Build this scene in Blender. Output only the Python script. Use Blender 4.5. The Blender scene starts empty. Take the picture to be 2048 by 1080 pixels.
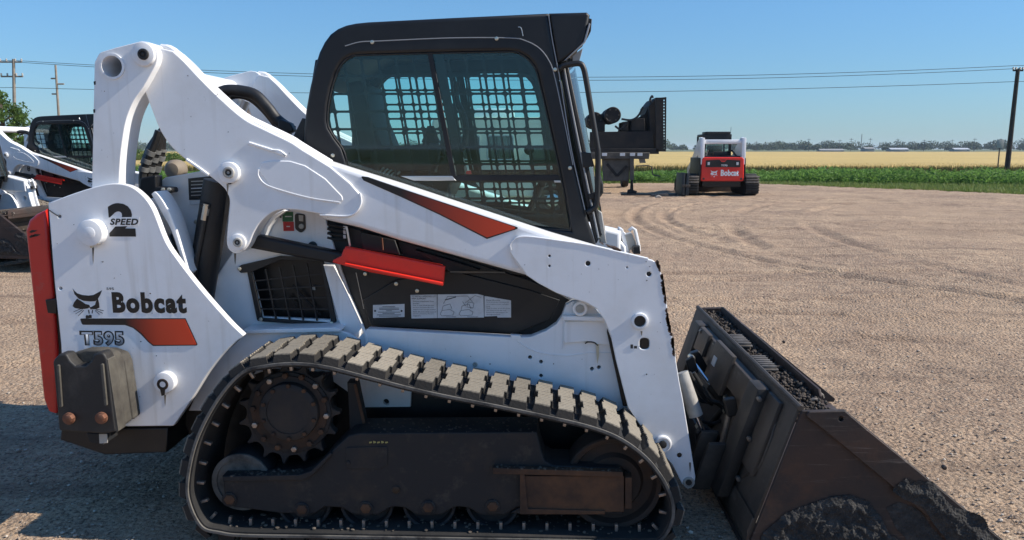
import bpy, bmesh, math, random
import numpy as np
from mathutils import Vector, Matrix, noise
R = math.radians
random.seed(7)
SC = bpy.context.scene
COL = SC.collection
# ------------------------------------------------------------------ camera, sky, sun, exposure
F = 1550.0                                   # focal length in photo pixels (2048 wide)
PITCH = math.atan((540-298)/F)               # camera looks down a little
YAW = 50.0/F                                 # and a little to the left of the machine's cross axis
CAM = Vector((0, 0, 1.5))
fw = Vector((-math.sin(YAW)*math.cos(PITCH), math.cos(YAW)*math.cos(PITCH), -math.sin(PITCH)))
rt = Vector((math.cos(YAW), math.sin(YAW), 0))
up = rt.cross(fw)
cd = bpy.data.cameras.new('camera'); cam = bpy.data.objects.new('camera', cd); COL.objects.link(cam)
cam.matrix_world = Matrix.Translation(CAM) @ Matrix((rt, up, -fw)).transposed().to_4x4()
cd.sensor_fit = 'HORIZONTAL'; cd.sensor_width = 36; cd.lens = 36*F/2048; cd.clip_end = 20000; cd.clip_start = .05
SC.camera = cam
SUN_EL = R(37); SUN_AZ = R(-3.0)               # angle in the XY plane from +X, slightly to the camera's side
sdir = Vector((math.cos(SUN_EL)*math.cos(SUN_AZ), math.cos(SUN_EL)*math.sin(SUN_AZ), math.sin(SUN_EL)))
wd = bpy.data.worlds.new('World'); SC.world = wd; wd.use_nodes = True
nt = wd.node_tree; nt.nodes.clear()
sky = nt.nodes.new('ShaderNodeTexSky'); sky.sky_type = 'NISHITA'; sky.sun_disc = False
sky.sun_elevation = SUN_EL; sky.sun_rotation = math.atan2(sdir.x, sdir.y)
sky.air_density = 1.5; sky.dust_density = 0; sky.ozone_density = 10
bg = nt.nodes.new('ShaderNodeBackground'); bg.inputs[1].default_value = .15
wo = nt.nodes.new('ShaderNodeOutputWorld')
gm = nt.nodes.new('ShaderNodeGamma'); gm.inputs[1].default_value = .7        # even, clear blue from horizon to zenith
tn = nt.nodes.new('ShaderNodeMix'); tn.data_type = 'RGBA'; tn.blend_type = 'MULTIPLY'; tn.inputs[0].default_value = 1; tn.inputs[7].default_value = (.61, .90, 1.20, 1)
nt.links.new(sky.outputs[0], gm.inputs[0]); nt.links.new(gm.outputs[0], tn.inputs[6]); nt.links.new(tn.outputs[2], bg.inputs[0]); nt.links.new(bg.outputs[0], wo.inputs[0])
sl = bpy.data.lights.new('sun', 'SUN'); sl.energy = 5.0; sl.angle = R(.5); sl.color = (1, .93, .83)
so = bpy.data.objects.new('sun', sl); COL.objects.link(so); so.rotation_euler = sdir.to_track_quat('Z', 'Y').to_euler()
vs = SC.view_settings
vs.view_transform = 'Standard'; vs.look = 'None'; vs.exposure = .4; vs.gamma = 1; vs.use_curve_mapping = False
SC.cycles.max_bounces = 10; SC.cycles.transparent_max_bounces = 24

# ------------------------------------------------------------------ helpers
def W(px, py, Y):                            # the point at depth Y (m) that the photo shows at pixel (px, py)
    d = fw + rt*((px-1024)/F) + up*((540-py)/F)
    return CAM + d*(Y/d.y)
def Gd(px, py, z=0):                         # the ground point under a pixel
    d = fw + rt*((px-1024)/F) + up*((540-py)/F)
    return CAM + d*((z-CAM.z)/d.z)
YC = 3.61
ORG = Vector((0, YC, 0))                     # base of the big loader
def L(px, py, Y): return W(px, py, Y) - ORG
def rpx(r, px, py, Y): return (W(px+r, py, Y)-W(px, py, Y)).length

def catmull(p, n=6, closed=False):
    p = [Vector(q) for q in p]; out = []; N = len(p)
    for i in range(N if closed else N-1):
        a = p[(i-1) % N] if closed or i > 0 else p[i]*2-p[i+1]
        b = p[i]; c = p[(i+1) % N]
        d = p[(i+2) % N] if closed or i+2 < N else c*2-b
        for k in range(n):
            t = k/n
            out.append(.5*((2*b)+(c-a)*t+(2*a-5*b+4*c-d)*t*t+(3*b-a-3*c+d)*t**3))
    if not closed: out.append(p[-1])
    return out
def rounded(pts, seg=5):                     # corners with a third number are rounded by that radius
    out = []; n = len(pts)
    for i, p in enumerate(pts):
        r = p[2] if len(p) > 2 else 0
        P = Vector(p[:2])
        if r <= 0: out.append(tuple(P)); continue
        A = Vector(pts[i-1][:2]); B = Vector(pts[(i+1) % n][:2])
        u = (A-P); v = (B-P); lu, lv = u.length, v.length
        if lu < 1e-9 or lv < 1e-9: continue
        u /= lu; v /= lv
        ang = math.acos(max(-1, min(1, u.dot(v))))
        if ang > 3.05: out.append(tuple(P)); continue
        t = min(r/math.tan(ang/2), lu*.49, lv*.49)
        a = P+u*t; b = P+v*t
        for k in range(seg+1):
            s = k/seg
            out.append(tuple((1-s)**2*a+2*s*(1-s)*P+s*s*b))
    return out
def cat(pts, n=5): return [(p.x, p.y) for p in catmull([Vector((q[0], q[1], 0)) for q in pts], n)]
def circ(cx, cy, r, n=24, ry=None):
    ry = ry or r
    return [(cx+r*math.cos(2*math.pi*k/n), cy+ry*math.sin(2*math.pi*k/n)) for k in range(n)]

def obj(name, me, mat=None, parent=None, smooth=True, ang=35):
    if mat is not None and not me.materials: me.materials.append(mat)
    if smooth and len(me.polygons):
        me.polygons.foreach_set('use_smooth', [True]*len(me.polygons))
        me.set_sharp_from_angle(angle=R(ang))
    o = bpy.data.objects.new(name, me); COL.objects.link(o)
    if parent is not None: o.parent = parent
    return o
def tag(o, label=None, cat=None, group=None, kind=None):
    if label: o['label'] = label
    if cat: o['category'] = cat
    if group: o['group'] = group
    if kind: o['kind'] = kind
    return o
def empty(name, loc, rz=0):
    o = bpy.data.objects.new(name, None); COL.objects.link(o); o.location = loc; o.rotation_euler.z = rz
    o.empty_display_size = .2
    return o
def bm_mesh(bm, name='m'):
    bmesh.ops.recalc_face_normals(bm, faces=bm.faces)
    me = bpy.data.meshes.new(name); bm.to_mesh(me); bm.free(); return me
def slab(polys, y0, y1, bev=0, res=2):
    """Filled 2D outline(s) in XZ (holes allowed) extruded from y0 to y1 -> mesh"""
    cu = bpy.data.curves.new('c', 'CURVE'); cu.dimensions = '2D'; cu.fill_mode = 'BOTH'
    for poly in polys:
        sp = cu.splines.new('POLY'); sp.points.add(len(poly)-1); sp.use_cyclic_u = True
        for q, p in zip(sp.points, poly): q.co = (p[0], p[1], 0, 1)
    th = abs(y1-y0)
    cu.extrude = max(th/2-bev, 0); cu.bevel_depth = bev; cu.offset = -bev; cu.bevel_resolution = res
    o = bpy.data.objects.new('t', cu)
    me = bpy.data.meshes.new_from_object(o); bpy.data.objects.remove(o); bpy.data.curves.remove(cu)
    me.transform(Matrix.Translation((0, (y0+y1)/2, 0)) @ Matrix.Rotation(R(90), 4, 'X'))
    return me
def plate(name, pts, Ya, Yb, mat, parent, bev=.003, holes=(), res=2, rnd=True, seg=5):
    """a plate whose outline is read off the photo at depth Ya and which runs back to Yb, in loader coordinates"""
    polys = []
    for k, poly in enumerate([pts]+list(holes)):
        q = rounded(poly, seg) if rnd else poly
        polys.append([(v.x, v.z) for v in (L(a[0], a[1], Ya) for a in q)])
    return obj(name, slab(polys, Ya-YC, Yb-YC, bev, res), mat, parent)
def lathe_me(prof, n=28, axis='Y'):
    """prof: (radius, along) list, closed solid of revolution about the axis through the origin"""
    bm = bmesh.new(); rings = []
    for r, a in prof:
        if r < 1e-6: rings.append([bm.verts.new((0, a, 0))]); continue
        rings.append([bm.verts.new((r*math.cos(2*math.pi*k/n), a, r*math.sin(2*math.pi*k/n))) for k in range(n)])
    for A, B in zip(rings, rings[1:]):
        for k in range(n):
            k2 = (k+1) % n
            if len(A) == 1 and len(B) == 1: continue
            if len(A) == 1: bm.faces.new((A[0], B[k], B[k2]))
            elif len(B) == 1: bm.faces.new((A[k], A[k2], B[0]))
            else: bm.faces.new((A[k], A[k2], B[k2], B[k]))
    me = bm_mesh(bm)
    if axis == 'X': me.transform(Matrix.Rotation(R(-90), 4, 'Z'))
    if axis == 'Z': me.transform(Matrix.Rotation(R(90), 4, 'X'))
    return me
def boss(name, px, py, r, Ya, Yb, mat, parent, bev=.004, inner=None, depth=.006, n=28):
    """cylinder along the machine's cross axis, its near face at depth Ya; inner = recess radius (px)"""
    c = L(px, py, Ya); R0 = rpx(r, px, py, Ya); y0 = 0; y1 = Yb-Ya
    pr = []
    if inner:
        ri = rpx(inner, px, py, Ya)
        pr += [(0, depth), (ri, depth), (ri, 0)]
    else: pr += [(0, 0)]
    pr += [(R0-bev, 0), (R0-bev*.3, bev*.3), (R0, bev), (R0, y1), (0, y1)]
    me = lathe_me(pr, n); me.transform(Matrix.Translation((c.x, Ya-YC, c.z)))
    return obj(name, me, mat, parent)
def tube_me(path, r, n=10, closed=False, caps=True):
    path = [Vector(p) for p in path]; bm = bmesh.new(); N = len(path); rings = []
    rr = r if isinstance(r, (list, tuple)) else [r]*N
    t0 = (path[1]-path[0]).normalized()
    ref = Vector((0, 0, 1)) if abs(t0.z) < .9 else Vector((1, 0, 0))
    nrm = (ref-t0*ref.dot(t0)).normalized()
    for i, p in enumerate(path):
        a = path[i-1] if i else (path[-1] if closed else p)
        b = path[i+1] if i < N-1 else (path[0] if closed else p)
        t = (b-a).normalized()
        nrm = (nrm-t*nrm.dot(t)).normalized(); bn = t.cross(nrm)
        rings.append([bm.verts.new(p+(nrm*math.cos(2*math.pi*k/n)+bn*math.sin(2*math.pi*k/n))*rr[i]) for k in range(n)])
    for i in range(N if closed else N-1):
        A = rings[i]; B = rings[(i+1) % N]
        for k in range(n): bm.faces.new((A[k], A[(k+1) % n], B[(k+1) % n], B[k]))
    if caps and not closed:
        bm.faces.new(rings[0][::-1]); bm.faces.new(rings[-1])
    return bm_mesh(bm)
def box_bm(bm, lo, hi, mtx=None):
    v = [bm.verts.new((x, y, z)) for x in (lo[0], hi[0]) for y in (lo[1], hi[1]) for z in (lo[2], hi[2])]
    for f in ((0, 1, 3, 2), (4, 6, 7, 5), (0, 4, 5, 1), (2, 3, 7, 6), (0, 2, 6, 4), (1, 5, 7, 3)): bm.faces.new([v[i] for i in f])
    if mtx is not None:
        for q in v: q.co = mtx @ q.co
    return v
def box_me(lo, hi, bev=.004, mtx=None, seg=2):
    bm = bmesh.new(); box_bm(bm, lo, hi, mtx)
    if bev: bmesh.ops.bevel(bm, geom=bm.edges[:], offset=bev, segments=seg, affect='EDGES', profile=.6)
    return bm_mesh(bm)
def hull_me(A, B, bev=0):
    """a solid between two matching outlines"""
    bm = bmesh.new(); a = [bm.verts.new(p) for p in A]; b = [bm.verts.new(p) for p in B]; n = len(a)
    for k in range(n): bm.faces.new((a[k], a[(k+1) % n], b[(k+1) % n], b[k]))
    bm.faces.new(a[::-1]); bm.faces.new(b)
    if bev: bmesh.ops.bevel(bm, geom=bm.edges[:], offset=bev, segments=2, affect='EDGES', profile=.6)
    return bm_mesh(bm)
def mirror(o):
    c = o.copy(); COL.objects.link(c); c.parent = o.parent; c.scale.y = -1
    for ch in list(o.children):
        d = ch.copy(); COL.objects.link(d); d.parent = c
    return c
def text_me(s, w, h, bold=0, shear=0, th=.001, space=1):
    cu = bpy.data.curves.new('t', 'FONT'); cu.body = s; cu.size = 1; cu.offset = bold; cu.shear = shear; cu.extrude = .0
    cu.space_character = space; cu.resolution_u = 4; cu.fill_mode = 'FRONT'
    o = bpy.data.objects.new('t', cu); me = bpy.data.meshes.new_from_object(o)
    bpy.data.objects.remove(o); bpy.data.curves.remove(cu)
    n = len(me.vertices); co = np.empty(n*3); me.vertices.foreach_get('co', co); co = co.reshape(-1, 3)
    lo = co.min(0); hi = co.max(0)
    co[:, 0] = (co[:, 0]-lo[0])/(hi[0]-lo[0])*w; co[:, 1] = (co[:, 1]-lo[1])/(hi[1]-lo[1])*h; co[:, 2] = 0
    me.vertices.foreach_set('co', co.ravel()); me.transform(Matrix.Rotation(R(90), 4, 'X'))
    return me
def text(s, x0, y0, x1, y1, Y, mat, parent, bold=0, shear=0, space=1, name='lettering'):
    a = L(x0, y1, Y); b = L(x1, y0, Y); t = L(x1, y1, Y)
    me = text_me(s, t.x-a.x, b.z-t.z, bold, shear, space=space)
    me.transform(Matrix.Translation((a.x, Y-YC, a.z)))
    return obj(name, me, mat, parent, smooth=False)

# ------------------------------------------------------------------ materials
def M(name, col, rough=.5, metal=0, col2=None, ns=6, lo=.45, hi=.7, bump=0, bs=80, spec=.5, coat=0, amt=1, r2=None, dist=.003):
    m = bpy.data.materials.new(name); m.use_nodes = True; t = m.node_tree; p = t.nodes['Principled BSDF']
    p.inputs['Base Color'].default_value = (*col, 1); p.inputs['Roughness'].default_value = rough
    p.inputs['Metallic'].default_value = metal; p.inputs['Specular IOR Level'].default_value = spec
    p.inputs['Coat Weight'].default_value = coat; p.inputs['Coat Roughness'].default_value = .12
    tc = t.nodes.new('ShaderNodeTexCoord')
    if col2 is not None:
        n = t.nodes.new('ShaderNodeTexNoise'); n.inputs['Scale'].default_value = ns; n.inputs['Detail'].default_value = 8; n.inputs['Roughness'].default_value = .65
        t.links.new(tc.outputs['Object'], n.inputs['Vector'])
        mr = t.nodes.new('ShaderNodeMapRange'); mr.inputs[1].default_value = lo; mr.inputs[2].default_value = hi; mr.inputs[4].default_value = amt
        t.links.new(n.outputs[0], mr.inputs[0])
        mx = t.nodes.new('ShaderNodeMix'); mx.data_type = 'RGBA'
        mx.inputs[6].default_value = (*col, 1); mx.inputs[7].default_value = (*col2, 1)
        t.links.new(mr.outputs[0], mx.inputs[0]); t.links.new(mx.outputs[2], p.inputs['Base Color'])
        if r2 is not None:
            m2 = t.nodes.new('ShaderNodeMapRange'); m2.inputs[3].default_value = rough; m2.inputs[4].default_value = r2
            t.links.new(mr.outputs[0], m2.inputs[0]); t.links.new(m2.outputs[0], p.inputs['Roughness'])
    if bump:
        n = t.nodes.new('ShaderNodeTexNoise'); n.inputs['Scale'].default_value = bs; n.inputs['Detail'].default_value = 5
        t.links.new(tc.outputs['Object'], n.inputs['Vector'])
        b = t.nodes.new('ShaderNodeBump'); b.inputs['Strength'].default_value = bump; b.inputs['Distance'].default_value = dist
        t.links.new(n.outputs[0], b.inputs['Height']); t.links.new(b.outputs[0], p.inputs['Normal'])
    return m
def glass_mat(name, tint, film=.03, filmcol=(.3, .33, .33), rough=.02):
    m = bpy.data.materials.new(name); m.use_nodes = True; t = m.node_tree; t.nodes.clear()
    tr = t.nodes.new('ShaderNodeBsdfTransparent'); tr.inputs[0].default_value = (*tint, 1)
    gl = t.nodes.new('ShaderNodeBsdfGlossy'); gl.inputs[1].default_value = rough
    df = t.nodes.new('ShaderNodeBsdfDiffuse'); df.inputs[0].default_value = (*filmcol, 1)
    fr = t.nodes.new('ShaderNodeFresnel'); fr.inputs[0].default_value = 1.5
    m1 = t.nodes.new('ShaderNodeMixShader'); m2 = t.nodes.new('ShaderNodeMixShader'); o = t.nodes.new('ShaderNodeOutputMaterial')
    tc = t.nodes.new('ShaderNodeTexCoord'); n = t.nodes.new('ShaderNodeTexNoise'); n.inputs['Scale'].default_value = 9; n.inputs['Detail'].default_value = 8
    mr = t.nodes.new('ShaderNodeMapRange'); mr.inputs[1].default_value = .3; mr.inputs[2].default_value = .75; mr.inputs[3].default_value = film*.5; mr.inputs[4].default_value = film*1.8
    t.links.new(tc.outputs['Object'], n.inputs[0]); t.links.new(n.outputs[0], mr.inputs[0]); t.links.new(mr.outputs[0], m1.inputs[0])
    t.links.new(tr.outputs[0], m1.inputs[1]); t.links.new(df.outputs[0], m1.inputs[2])
    t.links.new(fr.outputs[0], m2.inputs[0]); t.links.new(m1.outputs[0], m2.inputs[1]); t.links.new(gl.outputs[0], m2.inputs[2])
    t.links.new(m2.outputs[0], o.inputs[0]); return m
def white_paint():
    """white machine paint with a thin dust film, specks and a few scuffs"""
    m = M('white_paint', (.84, .84, .84), .32, 0, (.56, .51, .44), 3.2, .46, .78, coat=.25, amt=.4)
    t = m.node_tree; p = t.nodes['Principled BSDF']; src = p.inputs['Base Color'].links[0].from_socket
    tc = t.nodes.new('ShaderNodeTexCoord'); n = t.nodes.new('ShaderNodeTexNoise'); n.inputs['Scale'].default_value = 55; n.inputs['Detail'].default_value = 3
    t.links.new(tc.outputs['Object'], n.inputs[0])
    mr = t.nodes.new('ShaderNodeMapRange'); mr.inputs[1].default_value = .74; mr.inputs[2].default_value = .80; mr.inputs[4].default_value = .55
    t.links.new(n.outputs[0], mr.inputs[0])
    mx = t.nodes.new('ShaderNodeMix'); mx.data_type = 'RGBA'; mx.inputs[7].default_value = (.16, .14, .12, 1)
    t.links.new(mr.outputs[0], mx.inputs[0]); t.links.new(src, mx.inputs[6]); t.links.new(mx.outputs[2], p.inputs['Base Color'])
    # vertical rain streaks
    mp = t.nodes.new('ShaderNodeMapping'); mp.inputs['Scale'].default_value = (22, 22, 1.2); n2 = t.nodes.new('ShaderNodeTexNoise'); n2.inputs['Scale'].default_value = 1; n2.inputs['Detail'].default_value = 6
    t.links.new(tc.outputs['Object'], mp.inputs[0]); t.links.new(mp.outputs[0], n2.inputs[0])
    m3 = t.nodes.new('ShaderNodeMapRange'); m3.inputs[1].default_value = .58; m3.inputs[2].default_value = .82; m3.inputs[4].default_value = .5
    t.links.new(n2.outputs[0], m3.inputs[0])
    x2 = t.nodes.new('ShaderNodeMix'); x2.data_type = 'RGBA'; x2.inputs[7].default_value = (.5, .46, .4, 1)
    t.links.new(m3.outputs[0], x2.inputs[0]); t.links.new(mx.outputs[2], x2.inputs[6]); t.links.new(x2.outputs[2], p.inputs['Base Color'])
    return m
def ramp_mat(name, stops, axis='X', rough=.4, span=(0, 1)):
    """printed colour fade along one axis of the loader"""
    m = bpy.data.materials.new(name); m.use_nodes = True; t = m.node_tree; p = t.nodes['Principled BSDF']; p.inputs['Roughness'].default_value = rough
    tc = t.nodes.new('ShaderNodeTexCoord'); sx = t.nodes.new('ShaderNodeSeparateXYZ'); cr = t.nodes.new('ShaderNodeValToRGB')
    mr = t.nodes.new('ShaderNodeMapRange'); mr.inputs[1].default_value = span[0]; mr.inputs[2].default_value = span[1]; t.links.new(tc.outputs['Object'], sx.inputs[0]); t.links.new(sx.outputs[axis], mr.inputs[0]); t.links.new(mr.outputs[0], cr.inputs[0]); t.links.new(cr.outputs[0], p.inputs['Base Color'])
    e = cr.color_ramp.elements
    e[0].position = stops[0][0]; e[0].color = (*stops[0][1], 1); e[1].position = stops[-1][0]; e[1].color = (*stops[-1][1], 1)
    for s in stops[1:-1]:
        q = e.new(s[0]); q.color = (*s[1], 1)
    return m
def scratches(m, sc, rot, col, lo, hi, amt):    # directional scrapes over a material
    t = m.node_tree; p = t.nodes['Principled BSDF']; k = p.inputs['Base Color']; src = k.links[0].from_socket
    tc = t.nodes.new('ShaderNodeTexCoord'); mp = t.nodes.new('ShaderNodeMapping'); mp.inputs['Scale'].default_value = sc; mp.inputs['Rotation'].default_value = rot
    n = t.nodes.new('ShaderNodeTexNoise'); n.inputs['Scale'].default_value = 1; n.inputs['Detail'].default_value = 9; n.inputs['Roughness'].default_value = .75
    t.links.new(tc.outputs['Object'], mp.inputs[0]); t.links.new(mp.outputs[0], n.inputs[0])
    mr = t.nodes.new('ShaderNodeMapRange'); mr.inputs[1].default_value = lo; mr.inputs[2].default_value = hi; mr.inputs[4].default_value = amt; t.links.new(n.outputs[0], mr.inputs[0])
    mx = t.nodes.new('ShaderNodeMix'); mx.data_type = 'RGBA'; mx.inputs[7].default_value = (*col, 1); t.links.new(mr.outputs[0], mx.inputs[0]); t.links.new(src, mx.inputs[6]); t.links.new(mx.outputs[2], k)
WHITE = white_paint()
BLACKP = M('black_powder_coat', (.006, .006, .007), .5, 0, (.016, .016, .016), 5, .45, .75, bump=.15, bs=400, dist=.0008)
BLACKS = M('black_side_steel', (.007, .007, .008), .45, 0, (.03, .025, .022), 3, .5, .8, bump=.1, bs=120)
RUBBER = M('track_rubber', (.011, .011, .011), .85, 0, (.030, .027, .024), 4, .4, .65, bump=.5, bs=70)
RUBDUST = M('dusty_tread_rubber', (.23, .195, .155), .95, 0, (.10, .085, .07), 14, .42, .72, bump=.6, bs=90)
UNDER = M('undercarriage_steel', (.010, .011, .013), .7, 0, (.038, .026, .018), 5, .5, .72, bump=.35, bs=50)
RUST = M('rusty_steel', (.05, .028, .018), .8, .2, (.14, .065, .03), 7, .4, .7, bump=.4, bs=60)
RUSTB = M('rusty_bolt', (.20, .095, .06), .7, .4, (.16, .06, .03), 40, .4, .7)
BARE = M('worn_bare_steel', (.42, .37, .33), .45, .8, (.2, .14, .1), 30, .45, .7)
CHROME = M('chrome', (.75, .77, .8), .08, 1)
ZINC = M('zinc_bolt', (.62, .58, .48), .35, .9)
RED = M('red_paint', (.62, .024, .016), .35, 0, (.42, .022, .016), 4, .5, .8, coat=.2)
REDSUP = M('red_arm_support_paint', (.80, .030, .014), .42, 0, (.6, .03, .02), 12, .5, .8)
BUCKET = M('bucket_steel', (.055, .034, .027), .55, .25, (.03, .026, .024), 3, .4, .65, bump=.25, bs=40, r2=.75)
BUCKETB = M('bucket_back_steel', (.085, .066, .050), .6, .2, (.035, .028, .023), 3.5, .4, .7, bump=.25, bs=45)
MUD = M('dried_asphalt_mud', (.028, .026, .024), .95, 0, (.075, .07, .064), 30, .45, .75, bump=1, bs=120, dist=.01)
scratches(BUCKET, (3, 3, 55), (0, R(38), 0), (.20, .165, .14), .57, .70, .7); scratches(BUCKET, (5, 5, 5), (0, 0, 0), (.11, .05, .028), .56, .72, .6)
scratches(BUCKETB, (40, 4, 4), (0, R(20), 0), (.20, .17, .14), .58, .72, .6); scratches(UNDER, (9, 9, 9), (0, 0, 0), (.055, .045, .036), .55, .68, .7); scratches(UNDER, (4, 4, 50), (0, 0, 0), (.05, .045, .04), .6, .75, .5)
scratches(RED, (7, 7, 7), (0, 0, 0), (.30, .16, .12), .60, .75, .5); scratches(REDSUP, (5, 5, 60), (0, R(-12), 0), (.45, .20, .15), .6, .75, .5); scratches(WHITE, (14, 14, 90), (0, R(30), 0), (.42, .38, .33), .655, .73, .5)
GREYSTEEL = M('grey_weight_iron', (.085, .077, .062), .8, 0, (.032, .027, .022), 9, .4, .7, bump=.3, bs=70)
DARKIRON = M('black_weight_iron', (.02, .019, .018), .6, 0, (.05, .045, .04), 9, .5, .75, bump=.3, bs=70)
TUBEGREY = M('grey_tube_inside', (.35, .35, .35), .6)
CYLGREY = M('grey_cylinder_paint', (.42, .40, .36), .4, 0, (.3, .28, .25), 10)
STICKER = M('white_sticker', (.62, .63, .64), .4, 0, (.45, .45, .45), 20, .5, .8)
INK = M('black_vinyl_and_shade', (.008, .008, .009), .35)  # also the painted dark in the lift arm holes
INKG = M('grey_ink', (.03, .03, .032), .5)
BLACKRUB = M('black_hose_rubber', (.012, .012, .012), .5, 0, (.03, .028, .026), 20)
HOSEGREY = M('grey_hose_sleeve', (.16, .16, .155), .6, 0, (.08, .08, .08), 30)
SEATM = M('black_vinyl_seat', (.018, .018, .019), .6)
GLASS = glass_mat('tinted_cab_glass', (.84, .985, .975), .008)
GLASSF = glass_mat('front_door_glass', (.8, .93, .93), .05, (.45, .5, .52))
ORANGE = ramp_mat('black_to_orange_print', [(0, (.01, .009, .009)), (.38, (.012, .009, .009)), (.66, (.55, .05, .014)), (1, (.80, .062, .016))], span=(L(163, 640, 2.95).x, L(393, 640, 2.95).x))
ORANGE2 = ramp_mat('black_to_orange_arm_print', [(0, (.01, .009, .009)), (.25, (.014, .009, .009)), (.70, (.50, .045, .014)), (1, (.80, .062, .016))], span=(L(724, 380, 3.03).x, L(1035, 456, 3.03).x))
GREEN = M('green_sticker', (.015, .12, .05), .4)
REDST = M('red_sticker', (.45, .02, .02), .4)
SEAL = M('grey_seal_and_sheen', (.30, .31, .32), .4)  # also the painted sheen strip on the visor
ALU = M('brushed_aluminium', (.6, .61, .62), .3, .9)
TAN = M('tan_plastic', (.22, .18, .135), .7)
# ------------------------------------------------------------------ the setting
def vnoise(x, y, f, seed=0):                    # value noise on arrays
    x = x*f; y = y*f; xi = np.floor(x).astype(np.int64); yi = np.floor(y).astype(np.int64); xf = x-xi; yf = y-yi
    def h(a, b):
        n = (a*374761393+b*668265263+seed*1442695041) & 0xffffffff
        n = ((n ^ (n >> 13))*1274126177) & 0xffffffff
        return ((n ^ (n >> 16)) & 0xffff)/65535.0
    u = xf*xf*(3-2*xf); v = yf*yf*(3-2*yf)
    return (h(xi, yi)*(1-u)+h(xi+1, yi)*u)*(1-v)+(h(xi, yi+1)*(1-u)+h(xi+1, yi+1)*u)*v-.5
def grid_mesh(xs, ys, Z):
    nx, ny = len(xs), len(ys); X, Y = np.meshgrid(xs, ys)
    co = np.stack([X, Y, Z], -1).reshape(-1, 3); i = np.arange((ny-1)*(nx-1)); r = i//(nx-1); c = i % (nx-1); a = r*nx+c
    me = bpy.data.meshes.new('g'); me.from_pydata(co.tolist(), [], np.stack([a, a+1, a+nx+1, a+nx], -1).tolist()); return me
def lot_edge(X):                                # where the gravel ends, as a depth, for a given X
    return np.where(X < 9, 35.2, 35.2-(np.clip(X, 9, 18)-9)*1.02)
def gravel():
    m = bpy.data.materials.new('packed_gravel'); m.use_nodes = True; t = m.node_tree; p = t.nodes['Principled BSDF']; p.inputs['Roughness'].default_value = .95; p.inputs['Specular IOR Level'].default_value = .15
    tc = t.nodes.new('ShaderNodeTexCoord')
    def nz(scale, det, vec=None, rough=.6):
        n = t.nodes.new('ShaderNodeTexNoise'); n.inputs['Scale'].default_value = scale; n.inputs['Detail'].default_value = det; n.inputs['Roughness'].default_value = rough
        t.links.new(vec or tc.outputs['Object'], n.inputs[0]); return n.outputs[0]
    def mixc(f, a, b, lo, hi, amt=1):
        mr = t.nodes.new('ShaderNodeMapRange'); mr.inputs[1].default_value = lo; mr.inputs[2].default_value = hi; mr.inputs[4].default_value = amt; t.links.new(f, mr.inputs[0])
        mx = t.nodes.new('ShaderNodeMix'); mx.data_type = 'RGBA'; t.links.new(mr.outputs[0], mx.inputs[0])
        for s, k in ((a, 6), (b, 7)):
            if isinstance(s, tuple): mx.inputs[k].default_value = (*s, 1)
            else: t.links.new(s, mx.inputs[k])
        return mx.outputs[2]
    c = mixc(nz(.5, 6), (.55, .385, .25), (.37, .252, .172), .38, .62)
    c = mixc(nz(2.3, 8, rough=.7), c, (.225, .155, .115), .5, .72, .75)
    c = mixc(nz(9, 9, rough=.8), c, (.17, .115, .085), .52, .64, .7)
    c = mixc(nz(14, 8, rough=.8), c, (.56, .44, .31), .53, .64, .65)
    c = mixc(nz(38, 6, rough=.75), c, (.66, .505, .36), .5, .64, .75)
    c = mixc(nz(62, 4), c, (.10, .073, .055), .53, .63, .75)
    c = mixc(nz(22, 4, rough=.8), c, (.12, .085, .062), .57, .64, .65)
    # tyre and track marks: long streaks that bend across the lot
    mp = t.nodes.new('ShaderNodeMapping'); mp.inputs['Scale'].default_value = (.22, 2.6, 1); mp.inputs['Rotation'].default_value = (0, 0, R(7)); t.links.new(tc.outputs['Object'], mp.inputs[0])
    c = mixc(nz(1.0, 7, mp.outputs[0], .7), c, (.15, .10, .075), .545, .72, .75)
    mp2 = t.nodes.new('ShaderNodeMapping'); mp2.inputs['Scale'].default_value = (.4, 5, 1); mp2.inputs['Rotation'].default_value = (0, 0, R(-24)); t.links.new(tc.outputs['Object'], mp2.inputs[0])
    c = mixc(nz(1.2, 6, mp2.outputs[0], .7), c, (.44, .34, .245), .56, .75, .6)
    c = mixc(nz(.16, 4, rough=.5), c, (.44, .31, .205), .48, .66, .55)
    c = mixc(nz(.9, 5, rough=.6), c, (.21, .145, .105), .56, .74, .6)
    ra = t.nodes.new('ShaderNodeAttribute'); ra.attribute_name = 'rut'; c = mixc(ra.outputs['Fac'], c, (.17, .118, .087), .1, 1, .5)
    t.links.new(c, p.inputs['Base Color'])
    v = t.nodes.new('ShaderNodeTexVoronoi'); v.inputs['Scale'].default_value = 42; t.links.new(tc.outputs['Object'], v.inputs[0])
    b = t.nodes.new('ShaderNodeBump'); b.inputs['Strength'].default_value = 1; b.inputs['Distance'].default_value = .03
    ad = t.nodes.new('ShaderNodeMath'); ad.operation = 'MULTIPLY_ADD'; ad.inputs[1].default_value = -.6; t.links.new(v.outputs[0], ad.inputs[0]); t.links.new(nz(24, 8, rough=.75), ad.inputs[2])
    t.links.new(ad.outputs[0], b.inputs['Height']); t.links.new(b.outputs[0], p.inputs['Normal']); return m
GRAVEL = gravel()
GRASSG = M('grass_ground', (.085, .12, .028), .95, 0, (.17, .16, .06), .6, .4, .7, bump=.6, bs=6, dist=.1)
g = bpy.data.meshes.new('ground'); S = 6000
g.from_pydata([(-S, -S, -.10), (S, -S, -.10), (S, S, -.10), (-S, S, -.10)], [], [(0, 1, 2, 3)]); tag(obj('ground', g, GRASSG, smooth=False), kind='structure')
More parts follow.
